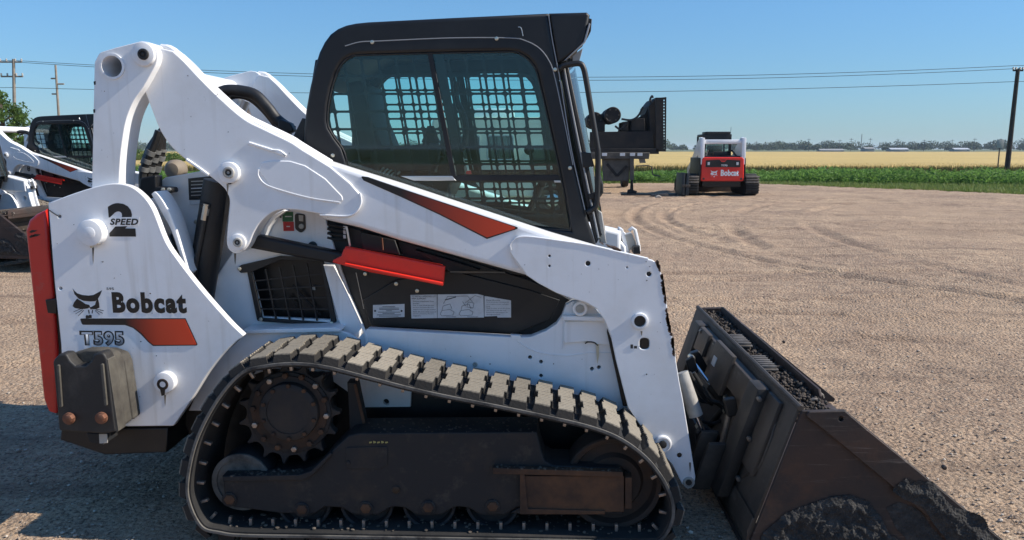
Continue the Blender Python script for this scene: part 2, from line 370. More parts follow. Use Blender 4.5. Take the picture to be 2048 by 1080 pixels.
def uneven(lo, hi, a, b, fine, growth=1.06):
    x = list(np.arange(a, b, fine)); s = fine
    while x[-1] < hi: s = min(s*growth, 2.0); x.append(x[-1]+s)
    s = fine; pre = [a]
    while pre[-1] > lo: s = min(s*growth, 2.0); pre.append(pre[-1]-s)
    return np.array(pre[:0:-1]+x)
def steps(spans, lo, hi):                      # spacing that coarsens away from the loader
    x = [spans[0][0]]
    for a, b, d in spans:
        while x[-1] < b: x.append(x[-1]+d)
    s = spans[-1][2]
    while x[-1] < hi: s = min(s*1.12, 2.5); x.append(x[-1]+s)
    s = spans[0][2]; pre = []; p = x[0]
    while p > lo: s = min(s*1.12, 2.5); p -= s; pre.append(p)
    return np.array(pre[::-1]+x)
xs = steps(((-8, -2.6, .12), (-2.6, 6.5, .035), (6.5, 19, .075)), -60, 60); ys = steps(((2.0, 8.5, .035), (8.5, 16, .055), (16, 33, .1)), -70, 42)
X, Y = np.meshgrid(xs, ys)
Z = .05*vnoise(X, Y, .35, 1)+.028*vnoise(X, Y, 1.1, 2)+.018*vnoise(X, Y, 4, 3)+.014*vnoise(X, Y, 11, 4)+.010*vnoise(X, Y, 27, 5)
far = np.clip((Y-6)/10, 0, 1); Z += far*(.016*vnoise(X*.5, Y, 3, 11)+.024*vnoise(X*.6, Y, 6.5, 12))
RUT = np.zeros_like(Z)
# ruts: tracks of machines that turned on the lot (centre, radius, half width, depth)
for (rx, ry, rr, hw, dp) in ((16, 16, 13.2, .10, .030), (16, 16, 13.9, .10, .030), (15, 15.5, 12.2, .06, .022), (1, -3, 9.4, .08, .024), (1, -3, 10.3, .08, .024), (0, -40, 55, .12, .030), (0, -40, 56.4, .12, .030), (-6, -30, 49.6, .12, .028), (4, -6, 13.6, .07, .022), (4, -6, 14.0, .07, .022), (4, -6, 15.2, .09, .022), (4, -6, 15.7, .09, .022), (20, 12, 15, .12, .028), (20, 12, 16.5, .12, .028), (12, 3, 6.2, .05, .02), (12, 3, 6.6, .05, .02), (12, 3, 7.5, .05, .02), (12, 3, 7.9, .05, .02), (9, 70, 48, .12, .03), (9, 70, 46.6, .12, .03)):
    d = np.abs(np.hypot(X-rx, Y-ry)-rr); keep = np.clip(vnoise(X, Y, .45, int(rr*10))*3+.7, 0, 1)
    RUT = np.maximum(RUT, keep*np.exp(-(d/(hw*1.3))**2)*np.clip(.6+1.4*vnoise(X, Y, 2.5, 31), 0, 1))
    Z += dp*keep*(-np.exp(-(d/hw)**2)+.55*np.exp(-((d-2*hw)/(hw*.8))**2))*(.6+.8*(vnoise(X, Y, 9, 21)+.5))
near = np.clip((np.hypot((X+0)/2.2, (Y-3.6)/1.5)-.6)/.8, .25, 1); Z = Z*near-.004
ed = lot_edge(X)+1.2*vnoise(X, Y, .6, 6)+.8*vnoise(X, Y, 2.2, 7)
Z = np.where(Y > ed, Z-.25*np.clip((Y-ed)/1.4, 0, 1), Z)
gme = grid_mesh(xs, ys, Z); at = gme.attributes.new('rut', 'FLOAT', 'POINT'); at.data.foreach_set('value', RUT.ravel().astype(np.float32))
tag(obj('gravel_lot', gme, GRAVEL, ang=180), kind='structure')
def lot_z(x, y):
    A = lambda s: np.array([s]); 
    return float((.05*vnoise(A(x), A(y), .35, 1)+.028*vnoise(A(x), A(y), 1.1, 2)+.018*vnoise(A(x), A(y), 4, 3))[0])
# loose stones
def pebbles(n, seed, y0, y1, s0, s1, mat, name):
    rs = np.random.RandomState(seed); ico = bmesh.new(); bmesh.ops.create_icosphere(ico, subdivisions=1, radius=1); ico.verts.ensure_lookup_table()
    bv = np.array([v.co[:] for v in ico.verts]); bf = np.array([[v.index for v in f.verts] for f in ico.faces]); ico.free()
    y = y0*np.exp(rs.rand(n)*math.log(y1/y0)); xx = (rs.rand(n)*1.6-.8)*(y+.6)+.02*y; keep = rs.rand(n) < .25+1.5*np.clip(vnoise(xx, y, .8, 9)+.35, 0, 1); xx = xx[keep]; y = y[keep]; n = len(y)
    zz = (.05*vnoise(xx, y, .35, 1)+.028*vnoise(xx, y, 1.1, 2)+.018*vnoise(xx, y, 4, 3)+.014*vnoise(xx, y, 11, 4))*np.clip((np.hypot(xx/2.2, (y-3.6)/1.5)-.6)/.8, .25, 1)
    s = s0+(s1-s0)*rs.rand(n)**4; th = rs.rand(n)*6.28; sc = np.stack([s, s*(.6+.4*rs.rand(n)), s*(.4+.3*rs.rand(n))], -1)
    V = bv[None]*(1+.35*(rs.rand(n, len(bv), 1)-.5))*sc[:, None]
    c, d = np.cos(th)[:, None], np.sin(th)[:, None]; V = np.stack([V[..., 0]*c-V[..., 1]*d+xx[:, None], V[..., 0]*d+V[..., 1]*c+y[:, None], V[..., 2]+zz[:, None]+.1*s[:, None]], -1)
    Fc = bf[None]+(np.arange(n)*len(bv))[:, None, None]
    me = bpy.data.meshes.new(name); me.from_pydata(V.reshape(-1, 3).tolist(), [], Fc.reshape(-1, 3).tolist()); return obj(name, me, mat, smooth=False)
PEB = M('gravel_stone', (.42, .33, .245), .95, 0, (.16, .12, .095), 3.1, .40, .64)
PEBL = M('pale_stone', (.56, .49, .40), .9, 0, (.3, .24, .19), 2.3, .4, .65)
tag(pebbles(42000, 1, 2.4, 17, .0025, .009, PEB, 'gravel_stones'), 'loose brown stones strewn over the gravel lot', 'gravel', kind='stuff')
tag(pebbles(7000, 2, 2.4, 24, .003, .012, PEBL, 'pale_stones'), 'pale loose stones strewn over the gravel lot', 'gravel', kind='stuff')
STRAW = M('straw', (.62, .50, .32), .9)
def straws(n, seed):
    rs = random.Random(seed); bm = bmesh.new()
    for k in range(n):
        y = 2.6*math.exp(rs.random()*1.9); x = rs.uniform(-.75, .75)*y; z = lot_z(x, y)*.8+.012; a = rs.random()*6.28; l = rs.uniform(.008, .03)
        v = Vector((math.cos(a), math.sin(a), rs.uniform(-.15, .15)))*l; s = Vector((-math.sin(a), math.cos(a), 0))*.001; p = Vector((x, y, z))
        bm.faces.new([bm.verts.new(q) for q in (p-v-s, p-v+s, p+v+s, p+v-s)])
    return obj('straw_litter', bm_mesh(bm), STRAW, smooth=False)
tag(straws(420, 4), 'bits of dry straw lying on the gravel', 'straw', kind='stuff')

# vegetation beyond the lot
def leafmat(name, a, b, trans=.35):
    m = M(name, a, .6, 0, b, 1.7, .35, .65, spec=.25); t = m.node_tree; p = t.nodes['Principled BSDF']
    tl = t.nodes.new('ShaderNodeBsdfTranslucent'); mx = t.nodes.new('ShaderNodeMixShader'); mx.inputs[0].default_value = trans
    c = p.inputs['Base Color'].links[0].from_socket; t.links.new(c, tl.inputs[0])
    o = t.nodes['Material Output']; t.links.new(p.outputs[0], mx.inputs[1]); t.links.new(tl.outputs[0], mx.inputs[2]); t.links.new(mx.outputs[0], o.inputs[0]); return m
WEED = leafmat('weed_leaf', (.19, .33, .07), (.09, .18, .04), .5); GRASS = leafmat('grass_blade', (.14, .22, .045), (.22, .24, .075))
WHEATS = leafmat('wheat_stalk', (.42, .30, .095), (.30, .22, .07), .25); TREEL = leafmat('tree_leaf', (.12, .20, .04), (.06, .11, .025), .45); DRYG = leafmat('dark_verge_grass', (.060, .068, .020), (.13, .12, .045))
def quads(name, P, D, U, mat, **kw):             # P centres, D half-length vectors, U half-width vectors -> diamond-ish leaves
    n = len(P); V = np.stack([P-D, P+U*.9-D*.1, P+D, P-U*.9-D*.1], 1).reshape(-1, 3); Fc = (np.arange(n)*4)[:, None]+np.arange(4)
    me = bpy.data.meshes.new(name); me.from_pydata(V.tolist(), [], Fc.tolist()); return obj(name, me, mat, smooth=False, **kw)
def rvec(rs, n):
    v = rs.randn(n, 3); return v/np.linalg.norm(v, axis=1, keepdims=True)
def weeds(n, nl, seed):
    rs = np.random.RandomState(seed); x = rs.uniform(-27, 27, n); e = np.where(x < 9, 35.6, 35.6-(np.clip(x, 9, 24)-9)*.24)
    y = e+rs.rand(n)**1.3*4.2; cl = np.clip(vnoise(x, y, .5, 3)+.5, 0, 1); ht = (.22+.62*cl*rs.uniform(.6, 1, n))*np.clip(.45+(y-e)/.9, .45, 1)
    P = []; D = []; U = []
    for k in range(nl):
        f = (k+rs.rand(n))/nl; r = .16*(1-.5*f)*ht/.6; a = rs.rand(n)*6.28
        P.append(np.stack([x+r*np.cos(a), y+r*np.sin(a), f*ht-.03], -1)); d = np.stack([np.cos(a), np.sin(a), rs.uniform(-.4, 1.1, n)], -1); d *= (.085*rs.uniform(.6, 1.3, n))[:, None]; D.append(d)
        s = rvec(rs, n)*.032; U.append(s)
    return quads('roadside_weeds', np.concatenate(P), np.concatenate(D), np.concatenate(U), WEED)
tag(weeds(6500, 13, 5), 'band of leafy green weeds along the far edge of the gravel', 'weeds', kind='stuff')
def grassb(name, x, y, h0, h1, mat, seed, w=.012, lean=.3):
    rs = np.random.RandomState(seed); n = len(x); h = rs.uniform(h0, h1, n); a = rs.rand(n)*6.28
    D = np.stack([np.cos(a)*lean*rs.rand(n), np.sin(a)*lean*rs.rand(n), np.ones(n)], -1)*h[:, None]/2; P = np.stack([x, y, np.full(n, -.08)], -1)+D; b = rs.rand(n)*6.28
    U = np.stack([np.cos(b), np.sin(b), 0*b], -1)*w; return quads(name, P, D, U, mat)
rs = np.random.RandomState(8)
x = rs.uniform(-28, 30, 60000); y = 39+rs.rand(60000)*10; tag(grassb('meadow_grass', x, y, .10, .28, GRASS, 1, .022), 'mown green grass between the weeds and the wheat', 'grass', kind='stuff')
x = rs.uniform(-27, 28, 26000); y = lot_edge(x)+rs.exponential(.9, 26000)-.5; m_ = vnoise(x, y, 1.2, 4) > -.2; tag(grassb('edge_grass', x[m_], y[m_], .05, .18, GRASS, 2, .014, .8), 'short sparse grass creeping into the gravel edge', 'grass', kind='stuff')
x = rs.uniform(8.5, 28, 40000); y0 = lot_edge(x)-.6; y1 = 36.2-(np.clip(x, 9, 24)-9)*.24; y = y0+(y1-y0)*rs.rand(40000)**1.2; m_ = rs.rand(40000) < np.clip(.35+1.6*vnoise(x, y, .7, 14)+.5*(y-y0)/(y1-y0), .05, 1); tag(grassb('rough_grass', x[m_], y[m_], .06, .24, GRASS, 6, .016, .9), 'rough yellow-green grass between gravel and weeds on the right', 'grass', kind='stuff')
x = rs.uniform(-32, 36, 16000); y = 49.0+rs.rand(16000)*1.4; tag(grassb('verge_grass', x, y, .3, .62, DRYG, 3, .022), 'dark uncut grass along the near edge of the wheat', 'grass', kind='stuff')
x = rs.uniform(-34, 38, 30000); y = 50.2+rs.rand(30000)**2*9; tag(grassb('standing_wheat', x, y, .46, .62, WHEATS, 4, .02, .2), 'ripe wheat stalks standing along the field edge', 'wheat', kind='stuff')
WHT = M('wheat_top', (.54, .385, .13), .95, 0, (.45, .32, .105), .05, .35, .65, bump=1, bs=3, dist=.2)
ys2 = np.concatenate([np.linspace(50.6, 80, 60), np.linspace(84, 330, 60)]); xs2 = np.linspace(-260, 260, 160); X2, Y2 = np.meshgrid(xs2, ys2); Z2 = .42+.10*vnoise(X2, Y2, .8, 3)+.06*vnoise(X2, Y2, .1, 4); Z2[0] = -.1; Z2[-1] = -.1
tag(obj('wheat_field', grid_mesh(xs2, ys2, Z2), WHT, ang=180), 'wide golden field of ripe wheat behind the lot', 'wheat field', kind='stuff')
# distant wood
FAR = M('far_tree_leaf', (.055, .085, .048), .9, 0, (.085, .115, .065), .06, .35, .65)
def far_wood():
    rs = np.random.RandomState(12); P = []; D = []; U = []
    n = 620; cx = rs.uniform(-560, 620, n); cy = rs.uniform(560, 700, n); R_ = rs.uniform(3.5, 8.5, n)*(.75+.5*np.clip(vnoise(cx, cy, .03, 2)+.4, 0, 1)); hz = R_*rs.uniform(.6, .85, n)+.5
    for i in range(n):
        k = 260; v = rvec(rs, k)*(rs.rand(k, 1)**.35); v[:, 2] = np.abs(v[:, 2])*1.0-.25
        P.append(v*[R_[i], R_[i]*.6, hz[i]]+[cx[i], cy[i], hz[i]*.55]); D.append(rvec(rs, k)*rs.uniform(.4, .95, (k, 1))); U.append(rvec(rs, k)*rs.uniform(.3, .7, (k, 1)))
    return quads('distant_trees', np.concatenate(P), np.concatenate(D), np.concatenate(U), FAR)
tag(far_wood(), 'low hazy line of trees along the horizon', 'trees', kind='stuff')
me = bpy.data.meshes.new('v'); me.from_pydata([(-700, 335, -.05), (700, 335, -.05), (700, 900, -.05), (-700, 900, -.05)], [], [(0, 1, 2, 3)])
tag(obj('far_pasture', me, M('far_pasture_grass', (.075, .10, .04), .95, 0, (.12, .13, .05), .02), smooth=False), kind='structure')
# ------------------------------------------------------------------ the big compact track loader
root = tag(empty('track_loader', ORG), 'large white compact track loader in the foreground with its bucket lowered', 'track loader')
SKIP = set()                                   # parts that the copies of this loader do without
# planes (depth from the camera, m)
YT0, YT1 = 2.75, 3.07                          # rubber track, near and inner side
YTAIL, YLINK, YARM, YCH = 2.95, 2.985, 3.03, 3.11

# --- tracks
tp = [(480, 742), (530, 727), (590, 722), (650, 728), (720, 745), (850, 778), (1000, 808), (1100, 829), (1180, 848), (1240, 871),
      (1290, 906), (1325, 947), (1346, 988), (1352, 1022)]
path = [((v := L(a, b, YT0)).x, v.z) for a, b in tp]
zb = .024
xa = L(1352, 1022, YT0); 
path += [(L(1346, 1052, YT0).x, L(1346, 1052, YT0).z), (L(1325, 1075, YT0).x, zb+.012), (L(1290, 1085, YT0).x, zb), (L(1150, 1085, YT0).x, zb), (L(900, 1085, YT0).x, zb),
         (L(650, 1085, YT0).x, zb), (L(490, 1085, YT0).x, zb), (L(440, 1080, YT0).x, zb+.010), (L(402, 1058, YT0).x, L(402, 1058, YT0).z),
         (L(377, 1015, YT0).x, L(377, 1015, YT0).z), (L(370, 965, YT0).x, L(370, 965, YT0).z), (L(388, 880, YT0).x, L(388, 880, YT0).z), (L(430, 798, YT0).x, L(430, 798, YT0).z)]
tpath = [Vector((p.x, p.y)) for p in catmull([Vector((a, b, 0)) for a, b in path], 8, True)]
def offs(poly, d):
    out = []; n = len(poly)
    for i in range(n):
        t = (poly[(i+1) % n]-poly[i-1]).normalized(); out.append(poly[i]+Vector((t.y, -t.x))*d)
    return out
belt = slab([[tuple(p) for p in tpath], [tuple(p) for p in offs(tpath, .024)]], YT0-YC, YT1-YC, .003, 1)
rim = slab([[tuple(p) for p in offs(tpath, .004)], [tuple(p) for p in offs(tpath, .016)]], YT0-YC-.006, YT0-YC+.004, .002, 1)
PALERUB = M('pale_rubber_edge', (.13, .12, .105), .8, 0, (.03, .028, .026), 6, .45, .6, bump=.4, bs=90)  # paler rubber strip along the belt's near edge
def lug_me():
    bm = bmesh.new()
    wd4 = (YT1-YT0)/4; off = (0, .011, .003, .013)
    for k in range(4):
        w0 = k*wd4; w1 = w0+wd4; o = off[k]-.012
        b = [(-.036+o, w0), (.033+o, w0), (.035+o, w1), (-.034+o, w1)]
        e0 = .008 if k == 0 else .001; e1 = .008 if k == 3 else .001
        v0 = [bm.verts.new((x, y, -.003)) for x, y in b]
        v1 = [bm.verts.new((x*.0+(x-o)*.86+o, y+(e0 if i < 2 else -e1), .024)) for i, (x, y) in enumerate(b)]
        for i in range(4): bm.faces.new((v0[i], v0[(i+1) % 4], v1[(i+1) % 4], v1[i]))
        # ribbed top: four ridges across the lug's face
        n = 4; prev = (v1[0], v1[1])
        for j in range(1, n+1):
            cur = (v1[3], v1[2]) if j == n else tuple(bm.verts.new(v1[a].co.lerp(v1[c].co, j/n)) for a, c in ((0, 3), (1, 2)))
            m0 = [bm.verts.new(prev[i].co.lerp(cur[i].co, .35)+Vector((0, 0, .0065))) for i in (0, 1)]
            m1 = [bm.verts.new(prev[i].co.lerp(cur[i].co, .8)+Vector((0, 0, .0065))) for i in (0, 1)]
            bm.faces.new((prev[0], prev[1], m0[1], m0[0])); bm.faces.new((m0[0], m0[1], m1[1], m1[0])); bm.faces.new((m1[0], m1[1], cur[1], cur[0]))
            bm.faces.new((prev[0], m0[0], m1[0], cur[0])); bm.faces.new((cur[1], m1[1], m0[1], prev[1]))
            prev = cur
    return bm_mesh(bm)
LUG = lug_me()
def tread_mat():
    """dust lies on the faces of the lugs, the flanks stay black rubber"""
    m = M('tread_lug_rubber', (.030, .028, .026), .9, 0, None, bump=.6, bs=90); t = m.node_tree; p = t.nodes['Principled BSDF']
    tc = t.nodes.new('ShaderNodeTexCoord'); sx = t.nodes.new('ShaderNodeSeparateXYZ'); n = t.nodes.new('ShaderNodeTexNoise'); n.inputs['Scale'].default_value = 45; n.inputs['Detail'].default_value = 6
    t.links.new(tc.outputs['Object'], sx.inputs[0]); t.links.new(tc.outputs['Object'], n.inputs[0])
    a = t.nodes.new('ShaderNodeMath'); a.operation = 'MULTIPLY_ADD'; a.inputs[1].default_value = .012; t.links.new(n.outputs[0], a.inputs[0]); t.links.new(sx.outputs['Z'], a.inputs[2])
    mr = t.nodes.new('ShaderNodeMapRange'); mr.inputs[1].default_value = .029; mr.inputs[2].default_value = .0355; t.links.new(a.outputs[0], mr.inputs[0])
    mx = t.nodes.new('ShaderNodeMix'); mx.data_type = 'RGBA'; mx.inputs[6].default_value = (.026, .023, .020, 1); mx.inputs[7].default_value = (.30, .26, .20, 1)
    oi = t.nodes.new('ShaderNodeObjectInfo'); v = t.nodes.new('ShaderNodeMapRange'); v.inputs[3].default_value = .62; v.inputs[4].default_value = 1.08; t.links.new(oi.outputs['Random'], v.inputs[0])
    hs = t.nodes.new('ShaderNodeHueSaturation'); t.links.new(v.outputs[0], hs.inputs['Value']); t.links.new(mr.outputs[0], mx.inputs[0]); t.links.new(mx.outputs[2], hs.inputs['Color']); t.links.new(hs.outputs[0], p.inputs['Base Color']); return m
LUG.materials.append(tread_mat())
STUD = box_me((-.006, 0, -.052), (.006, .018, -.02), .003); STUD.materials.append(BARE)
seglen = [(tpath[(i+1) % len(tpath)]-tpath[i]).length for i in range(len(tpath))]; TL = sum(seglen)
def at_s(s):
    s %= TL; i = 0
    while s > seglen[i]: s -= seglen[i]; i += 1
    a, b = tpath[i], tpath[(i+1) % len(tpath)]; n = len(tpath)
    ta = (tpath[(i+1) % n]-tpath[i-1]).normalized(); tb = (tpath[(i+2) % n]-tpath[i]).normalized(); f = s/seglen[i]
    return a.lerp(b, f), ta.lerp(tb, f).normalized()
NL = int(TL/.0885)
def make_track(side):
    tr = obj('track_belt', belt, RUBBER, root) if side < 0 else None
    if side > 0:
        tr = bpy.data.objects.new('track_belt', belt); COL.objects.link(tr); tr.parent = root; tr.scale.y = -1
    else: SKIP.add(obj('pale_edge', rim, PALERUB, tr, True).name)
    for k in range(NL):
        p, t = at_s(k*TL/NL)
        n = Vector((-t.y, t.x))                # path runs clockwise: left of travel points outward
        m = Matrix(((t.x, 0, n.x, p.x), (0, 1, 0, YT0-YC), (t.y, 0, n.y, p.y), (0, 0, 0, 1)))
        o = bpy.data.objects.new('tread_lug', LUG); COL.objects.link(o); o.parent = tr; o.matrix_local = m @ Matrix.Diagonal((random.uniform(.94, 1.05), 1, random.uniform(.86, 1.06), 1)); SKIP.add(o.name)
        if side < 0:
            m2 = m.copy(); m2[1][3] += .05
            o = bpy.data.objects.new('drive_stud', STUD); COL.objects.link(o); o.parent = tr; o.matrix_local = m2; SKIP.add(o.name)
    return tr
make_track(-1); make_track(1)

# --- undercarriage of the near track
def uc(o): mirror(o); return o
fr = [(446, 957, 6), (600, 955), (625, 945), (660, 905), (697, 871), (720, 866), (1074, 864), (1082, 900), (1090, 922), (1105, 931), (1240, 937), (1246, 945), (1246, 1028), (1040, 1029), (1020, 1026)]
def arcdip(cx, r, y): return [(cx+r*math.cos(a), y-r*.55*math.sin(a)) for a in [math.pi*k/6 for k in range(1, 6)]]
for cx in (985, 858, 732): fr += [(cx+58, 1014)]+[(cx+48, 1016), (cx+25, 1030), (cx-25, 1030), (cx-48, 1016)]
fr += [(650, 1014), (630, 1028), (560, 1027), (450, 1012)]
uc(plate('track_frame', fr, 2.815, 2.99, UNDER, root, .006))
uc(plate('track_frame_box', [(1040, 952), (1248, 952), (1248, 1024), (1040, 1024)], 2.795, 2.816, RUST, root, .003))
uc(plate('track_frame_box_rim', [(986, 936), (1246, 944), (1246, 954), (986, 948)], 2.785, 2.816, RUST, root, .002))
uc(plate('track_frame_box_rim', [(1040, 949), (1049, 949), (1056, 1018), (1210, 1022), (1210, 1029), (1040, 1029)], 2.787, 2.813, RUST, root, .002))
uc(plate('track_frame_end', [(1250, 955), (1264, 955), (1264, 1018), (1250, 1018)], 2.80, 2.9, RUST, root, .003))
uc(plate('track_frame_rail', [(444, 953), (600, 950), (622, 942), (640, 925), (660, 905), (664, 909), (644, 932), (626, 950), (606, 961), (446, 963)], 2.800, 2.86, UNDER, root, .003))
cvp = plate('cover_plate', [(692, 895, 6), (775, 893, 6), (775, 930, 6), (760, 938, 4), (692, 938, 6)], 2.811, 2.82, UNDER, root, .002)
for (x, y) in ((458, 1000), (603, 1020), (731, 1018), (856, 1016), (985, 1014)):
    b = boss('axle_bolt', x, y, 11, 2.80, 2.83, RUST, root, .003, n=6); mirror(b)
    boss('axle_washer', x, y, 15, 2.808, 2.82, UNDER, root, .002)
boss('bolt', 696, 926, 4, 2.806, 2.82, UNDER, root, .001, n=8)
boss('hole_plug', 792, 980, 8, 2.811, 2.82, INK, root, .001)
def wheel(px, py, r, Ya, Yb, name):
    c = L(px, py, Ya); r = rpx(r, px, py, Ya); w = Yb-Ya
    me = lathe_me([(0, .03), (r*.35, .03), (r*.38, .012), (r*.55, .012), (r*.62, .03), (r*.82, .03), (r*.88, .004), (r*.97, 0), (r, .006), (r, w), (0, w)], 40)
    me.transform(Matrix.Translation((c.x, Ya-YC, c.z)))
    o = obj(name, me, UNDER if r < .12 else RUST2, root); mirror(o); return o
RUST2 = M('idler_steel', (.035, .026, .022), .7, .3, (.075, .04, .024), 6, .45, .7, bump=.3, bs=50)
for x in (607, 733, 858, 985): wheel(x, 1008, 54, 2.83, 2.99, 'roller_wheel')
wheel(1228, 968, 98, 2.84, 2.97, 'idler_wheel')
wheel(482, 965, 58, 2.85, 2.97, 'rear_idler_wheel')
boss('roller_rim', 482, 965, 59, 2.848, 2.858, PALERUB, root, .002, inner=49, depth=.009, n=40)
HUB = M('hub_steel', (.020, .020, .022), .65, .2, (.045, .035, .028), 6, .45, .7, bump=.2, bs=60)
# sprocket: toothed ring, bolt circle and hub
cx, cy = 578, 826
teeth = []
NT = 15
for k in range(NT):
    a0 = 2*math.pi*k/NT
    for da, rr in ((-.5, 85), (-.3, 86), (-.16, 91), (-.06, 102), (.06, 102), (.16, 91), (.3, 86)):
        a = a0+da*2*math.pi/NT; teeth.append((cx+rr*math.cos(a), cy+rr*math.sin(a)))
spr = plate('sprocket', teeth, 2.875, 2.915, HUB, root, .004, rnd=False, holes=[circ(cx, cy, 66, 32)]); mirror(spr)
boss('sprocket_ring', cx, cy, 84, 2.868, 2.876, UNDER, root, .003, inner=63, depth=.006, n=40)
boss('sprocket_face', cx, cy, 76, 2.863, 2.869, RUST2, root, .002, n=40)
boss('drive_hub', cx-2, cy, 60, 2.835, 2.87, HUB, root, .012, inner=44, depth=.004, n=40)
for k in range(14):
    a = 2*math.pi*k/14+.1
    boss('sprocket_bolt', cx+74*math.cos(a), cy+74*math.sin(a), 6, 2.85, 2.866, BARE if k % 3 == 0 else RUST, root, .002, n=6)
for k in range(10):
    a = 2*math.pi*k/10+.3
    boss('hub_bolt', cx-2+53*math.cos(a), cy+53*math.sin(a), 4.5, 2.826, 2.838, RUST, root, .0015, n=6)
# brace between sprocket and frame top
plate('track_frame_brace', [(694, 765), (712, 765), (733, 866), (700, 872)], 2.93, 2.99, UNDER, root, .004)
plate('track_frame_brace_edge', [(707, 770), (712, 768), (735, 862), (729, 864)], 2.925, 2.932, RUST, root, .001)
# dark belly between the tracks
def slab_far(name, pts, Ya, mat, bev=.006):    # a solid across the whole machine, from Ya to its mirror image
    return plate(name, pts, Ya, 2*YC-Ya, mat, root, bev)
slab_far('chassis_belly', [(350, 800), (420, 745), (560, 700), (700, 760), (1240, 850), (1268, 860), (1300, 940), (1200, 985), (500, 985), (400, 930)], 3.13, BLACKS)
for s in (0, 1):
    o = plate('axle_housing', [(520, 770), (640, 770), (650, 880), (510, 880)], 2.92, 3.15, UNDER, root, .01)
    if s: o.scale.y = -1
mirror(plate('track_frame_mount', [(760, 880), (1040, 880), (1040, 960), (760, 960)], 2.985, 3.15, UNDER, root, .01))

# --- chassis sides (white)
def bead(name, pts, Y, r, mat, smooth=6):
    return obj(name, tube_me([L(a, b, Y) for a, b in [(p.x, p.y) for p in catmull([Vector((x, y, 0)) for x, y in pts], smooth)]], r, 6), mat, root)
fender = [(377, 822), (400, 770), (432, 722), (478, 680), (484, 668), (560, 655), (660, 655), (700, 668), (735, 690), (735, 812), (640, 745), (540, 738), (480, 760), (440, 822)]
mirror(plate('rear_fender', fender, YCH, YCH+.02, WHITE, root, .004))
low = [(718, 674, 8), (735, 658, 6), (1032, 675), (1062, 674), (1092, 662), (1113, 648), (1124, 632), (1132, 610), (1146, 602), (1165, 602), (1188, 614), (1205, 635), (1225, 680), (1266, 840), (1180, 838), (1000, 802), (900, 782), (823, 766), (821, 814), (722, 815)]
hl = [circ(x, y, 4, 10) for x, y in ((881, 722), (1060, 715), (1082, 724), (1082, 752), (1184, 738), (1198, 735))] + [circ(728, 804, 6, 12), circ(772, 804, 6, 12)]
mirror(plate('chassis_side', low, YCH, YCH+.05, WHITE, root, .0025, holes=hl))
mirror(bead('chassis_top_roll', [(733, 664), (800, 668), (900, 673), (1032, 680)], YCH+.014, .014, WHITE))
plate('chassis_side_backing', [(722, 700), (1100, 700), (1230, 720), (1255, 810), (1000, 795), (823, 764), (818, 812), (724, 812)], YCH+.052, YCH+.06, INK, root, 0)
boss('side_plug', 950, 729, 5, YCH-.004, YCH+.01, CYLGREY, root, .0015, inner=2.5, depth=.003)
plate('chassis_ledge_cap', [(1021, 670), (1040, 671), (1044, 678), (1024, 679)], YCH-.004, YCH+.02, WHITE, root, .001)
# curved weld bead and front pedestal plate
bead('weld_bead', [(1035, 682), (1060, 698), (1095, 708), (1140, 711), (1180, 706), (1222, 706)], YCH, .003, WHITE)
plate('pedestal_plate', [(1128, 643, 4), (1216, 641), (1232, 692), (1180, 687), (1175, 682), (1165, 684), (1128, 687, 4)], YCH-.012, YCH+.01, WHITE, root, .003)
plate('pedestal_ledge', [(1126, 632), (1205, 634), (1213, 643), (1126, 641)], YCH-.035, YCH+.01, WHITE, root, .003)
bead('weld_bead', [(1129, 640), (1127, 670), (1126, 697)], YCH-.004, .003, WHITE)
def pin(px, py, r, Yf, Yb, inner, name='pivot_pin', mat=None):
    o = boss(name, px, py, r, Yf, Yb, mat or WHITE, root, .004, inner=inner, depth=.004)
    return o
b = pin(1160, 618, 15, YCH-.045, YCH+.01, 10); mirror(b)
boss('pin_end', 1160, 618, 8.5, YCH-.047, YCH, CYLGREY, root, .002)
mirror(plate('front_post', [(1216, 640), (1224, 655), (1258, 812), (1246, 812), (1214, 665)], 3.085, 3.11, INK, root, .002))
plate('post_pad', [(1217, 654), (1223, 656), (1242, 752), (1236, 752)], 3.078, 3.09, BLACKRUB, root, .002)
plate('post_pad_tip', [(1217, 652, 2), (1224, 656, 2), (1226, 668), (1220, 666)], 3.074, 3.08, STICKER, root, .001)

# --- tail: outer side plate with badge, counterweights, red tailgate
tail = cat([(96, 406), (150, 386), (200, 371), (233, 367), (262, 373), (286, 391), (302, 412), (313, 436), (332, 484), (356, 520), (384, 557), (412, 591), (441, 624), (465, 650), (484, 668)])
tail += [(487, 671, 3)]+cat([(482, 676), (465, 689), (441, 714), (415, 748), (389, 790), (366, 824)])+[(347, 852, 6), (259, 853), (128, 853), (122, 691), (109, 567)]
mirror(plate('tail_side', tail, YTAIL, YTAIL+.035, WHITE, root, .004, holes=[circ(119, 433, 3, 8), circ(121, 577, 3, 8)]))
slab_far('tail_floor', [(122, 858), (336, 856), (333, 905), (210, 910), (120, 880)], 2.965, BLACKS)
slab_far('engine_block', [(110, 440), (250, 420), (300, 500), (330, 560), (400, 640), (380, 760), (340, 850), (128, 850)], 3.0, BLACKS)
gate = [(50, 462), (57, 440), (72, 428), (94, 417), (97, 420), (118, 560), (120, 690), (113, 830), (96, 824, 4), (86, 800)]
g = plate('tailgate', [(50, 462), (57, 440), (72, 428), (92, 418), (96, 500), (106, 600), (113, 700), (112, 829, 4), (96, 824, 8), (86, 798)], 2.985, 2*YC-2.985, RED, root, .012, res=3)
plate('tailgate_edge', [(93, 420), (97, 420), (118, 575), (124, 690), (124, 830), (112, 830), (113, 700), (104, 590)], 3.0, 2*YC-3.0, INK, root, .003)
plate('tailgate_latch', [(90, 600), (112, 597), (113, 628), (95, 626)], 2.975, 3.0, INK, root, .003)
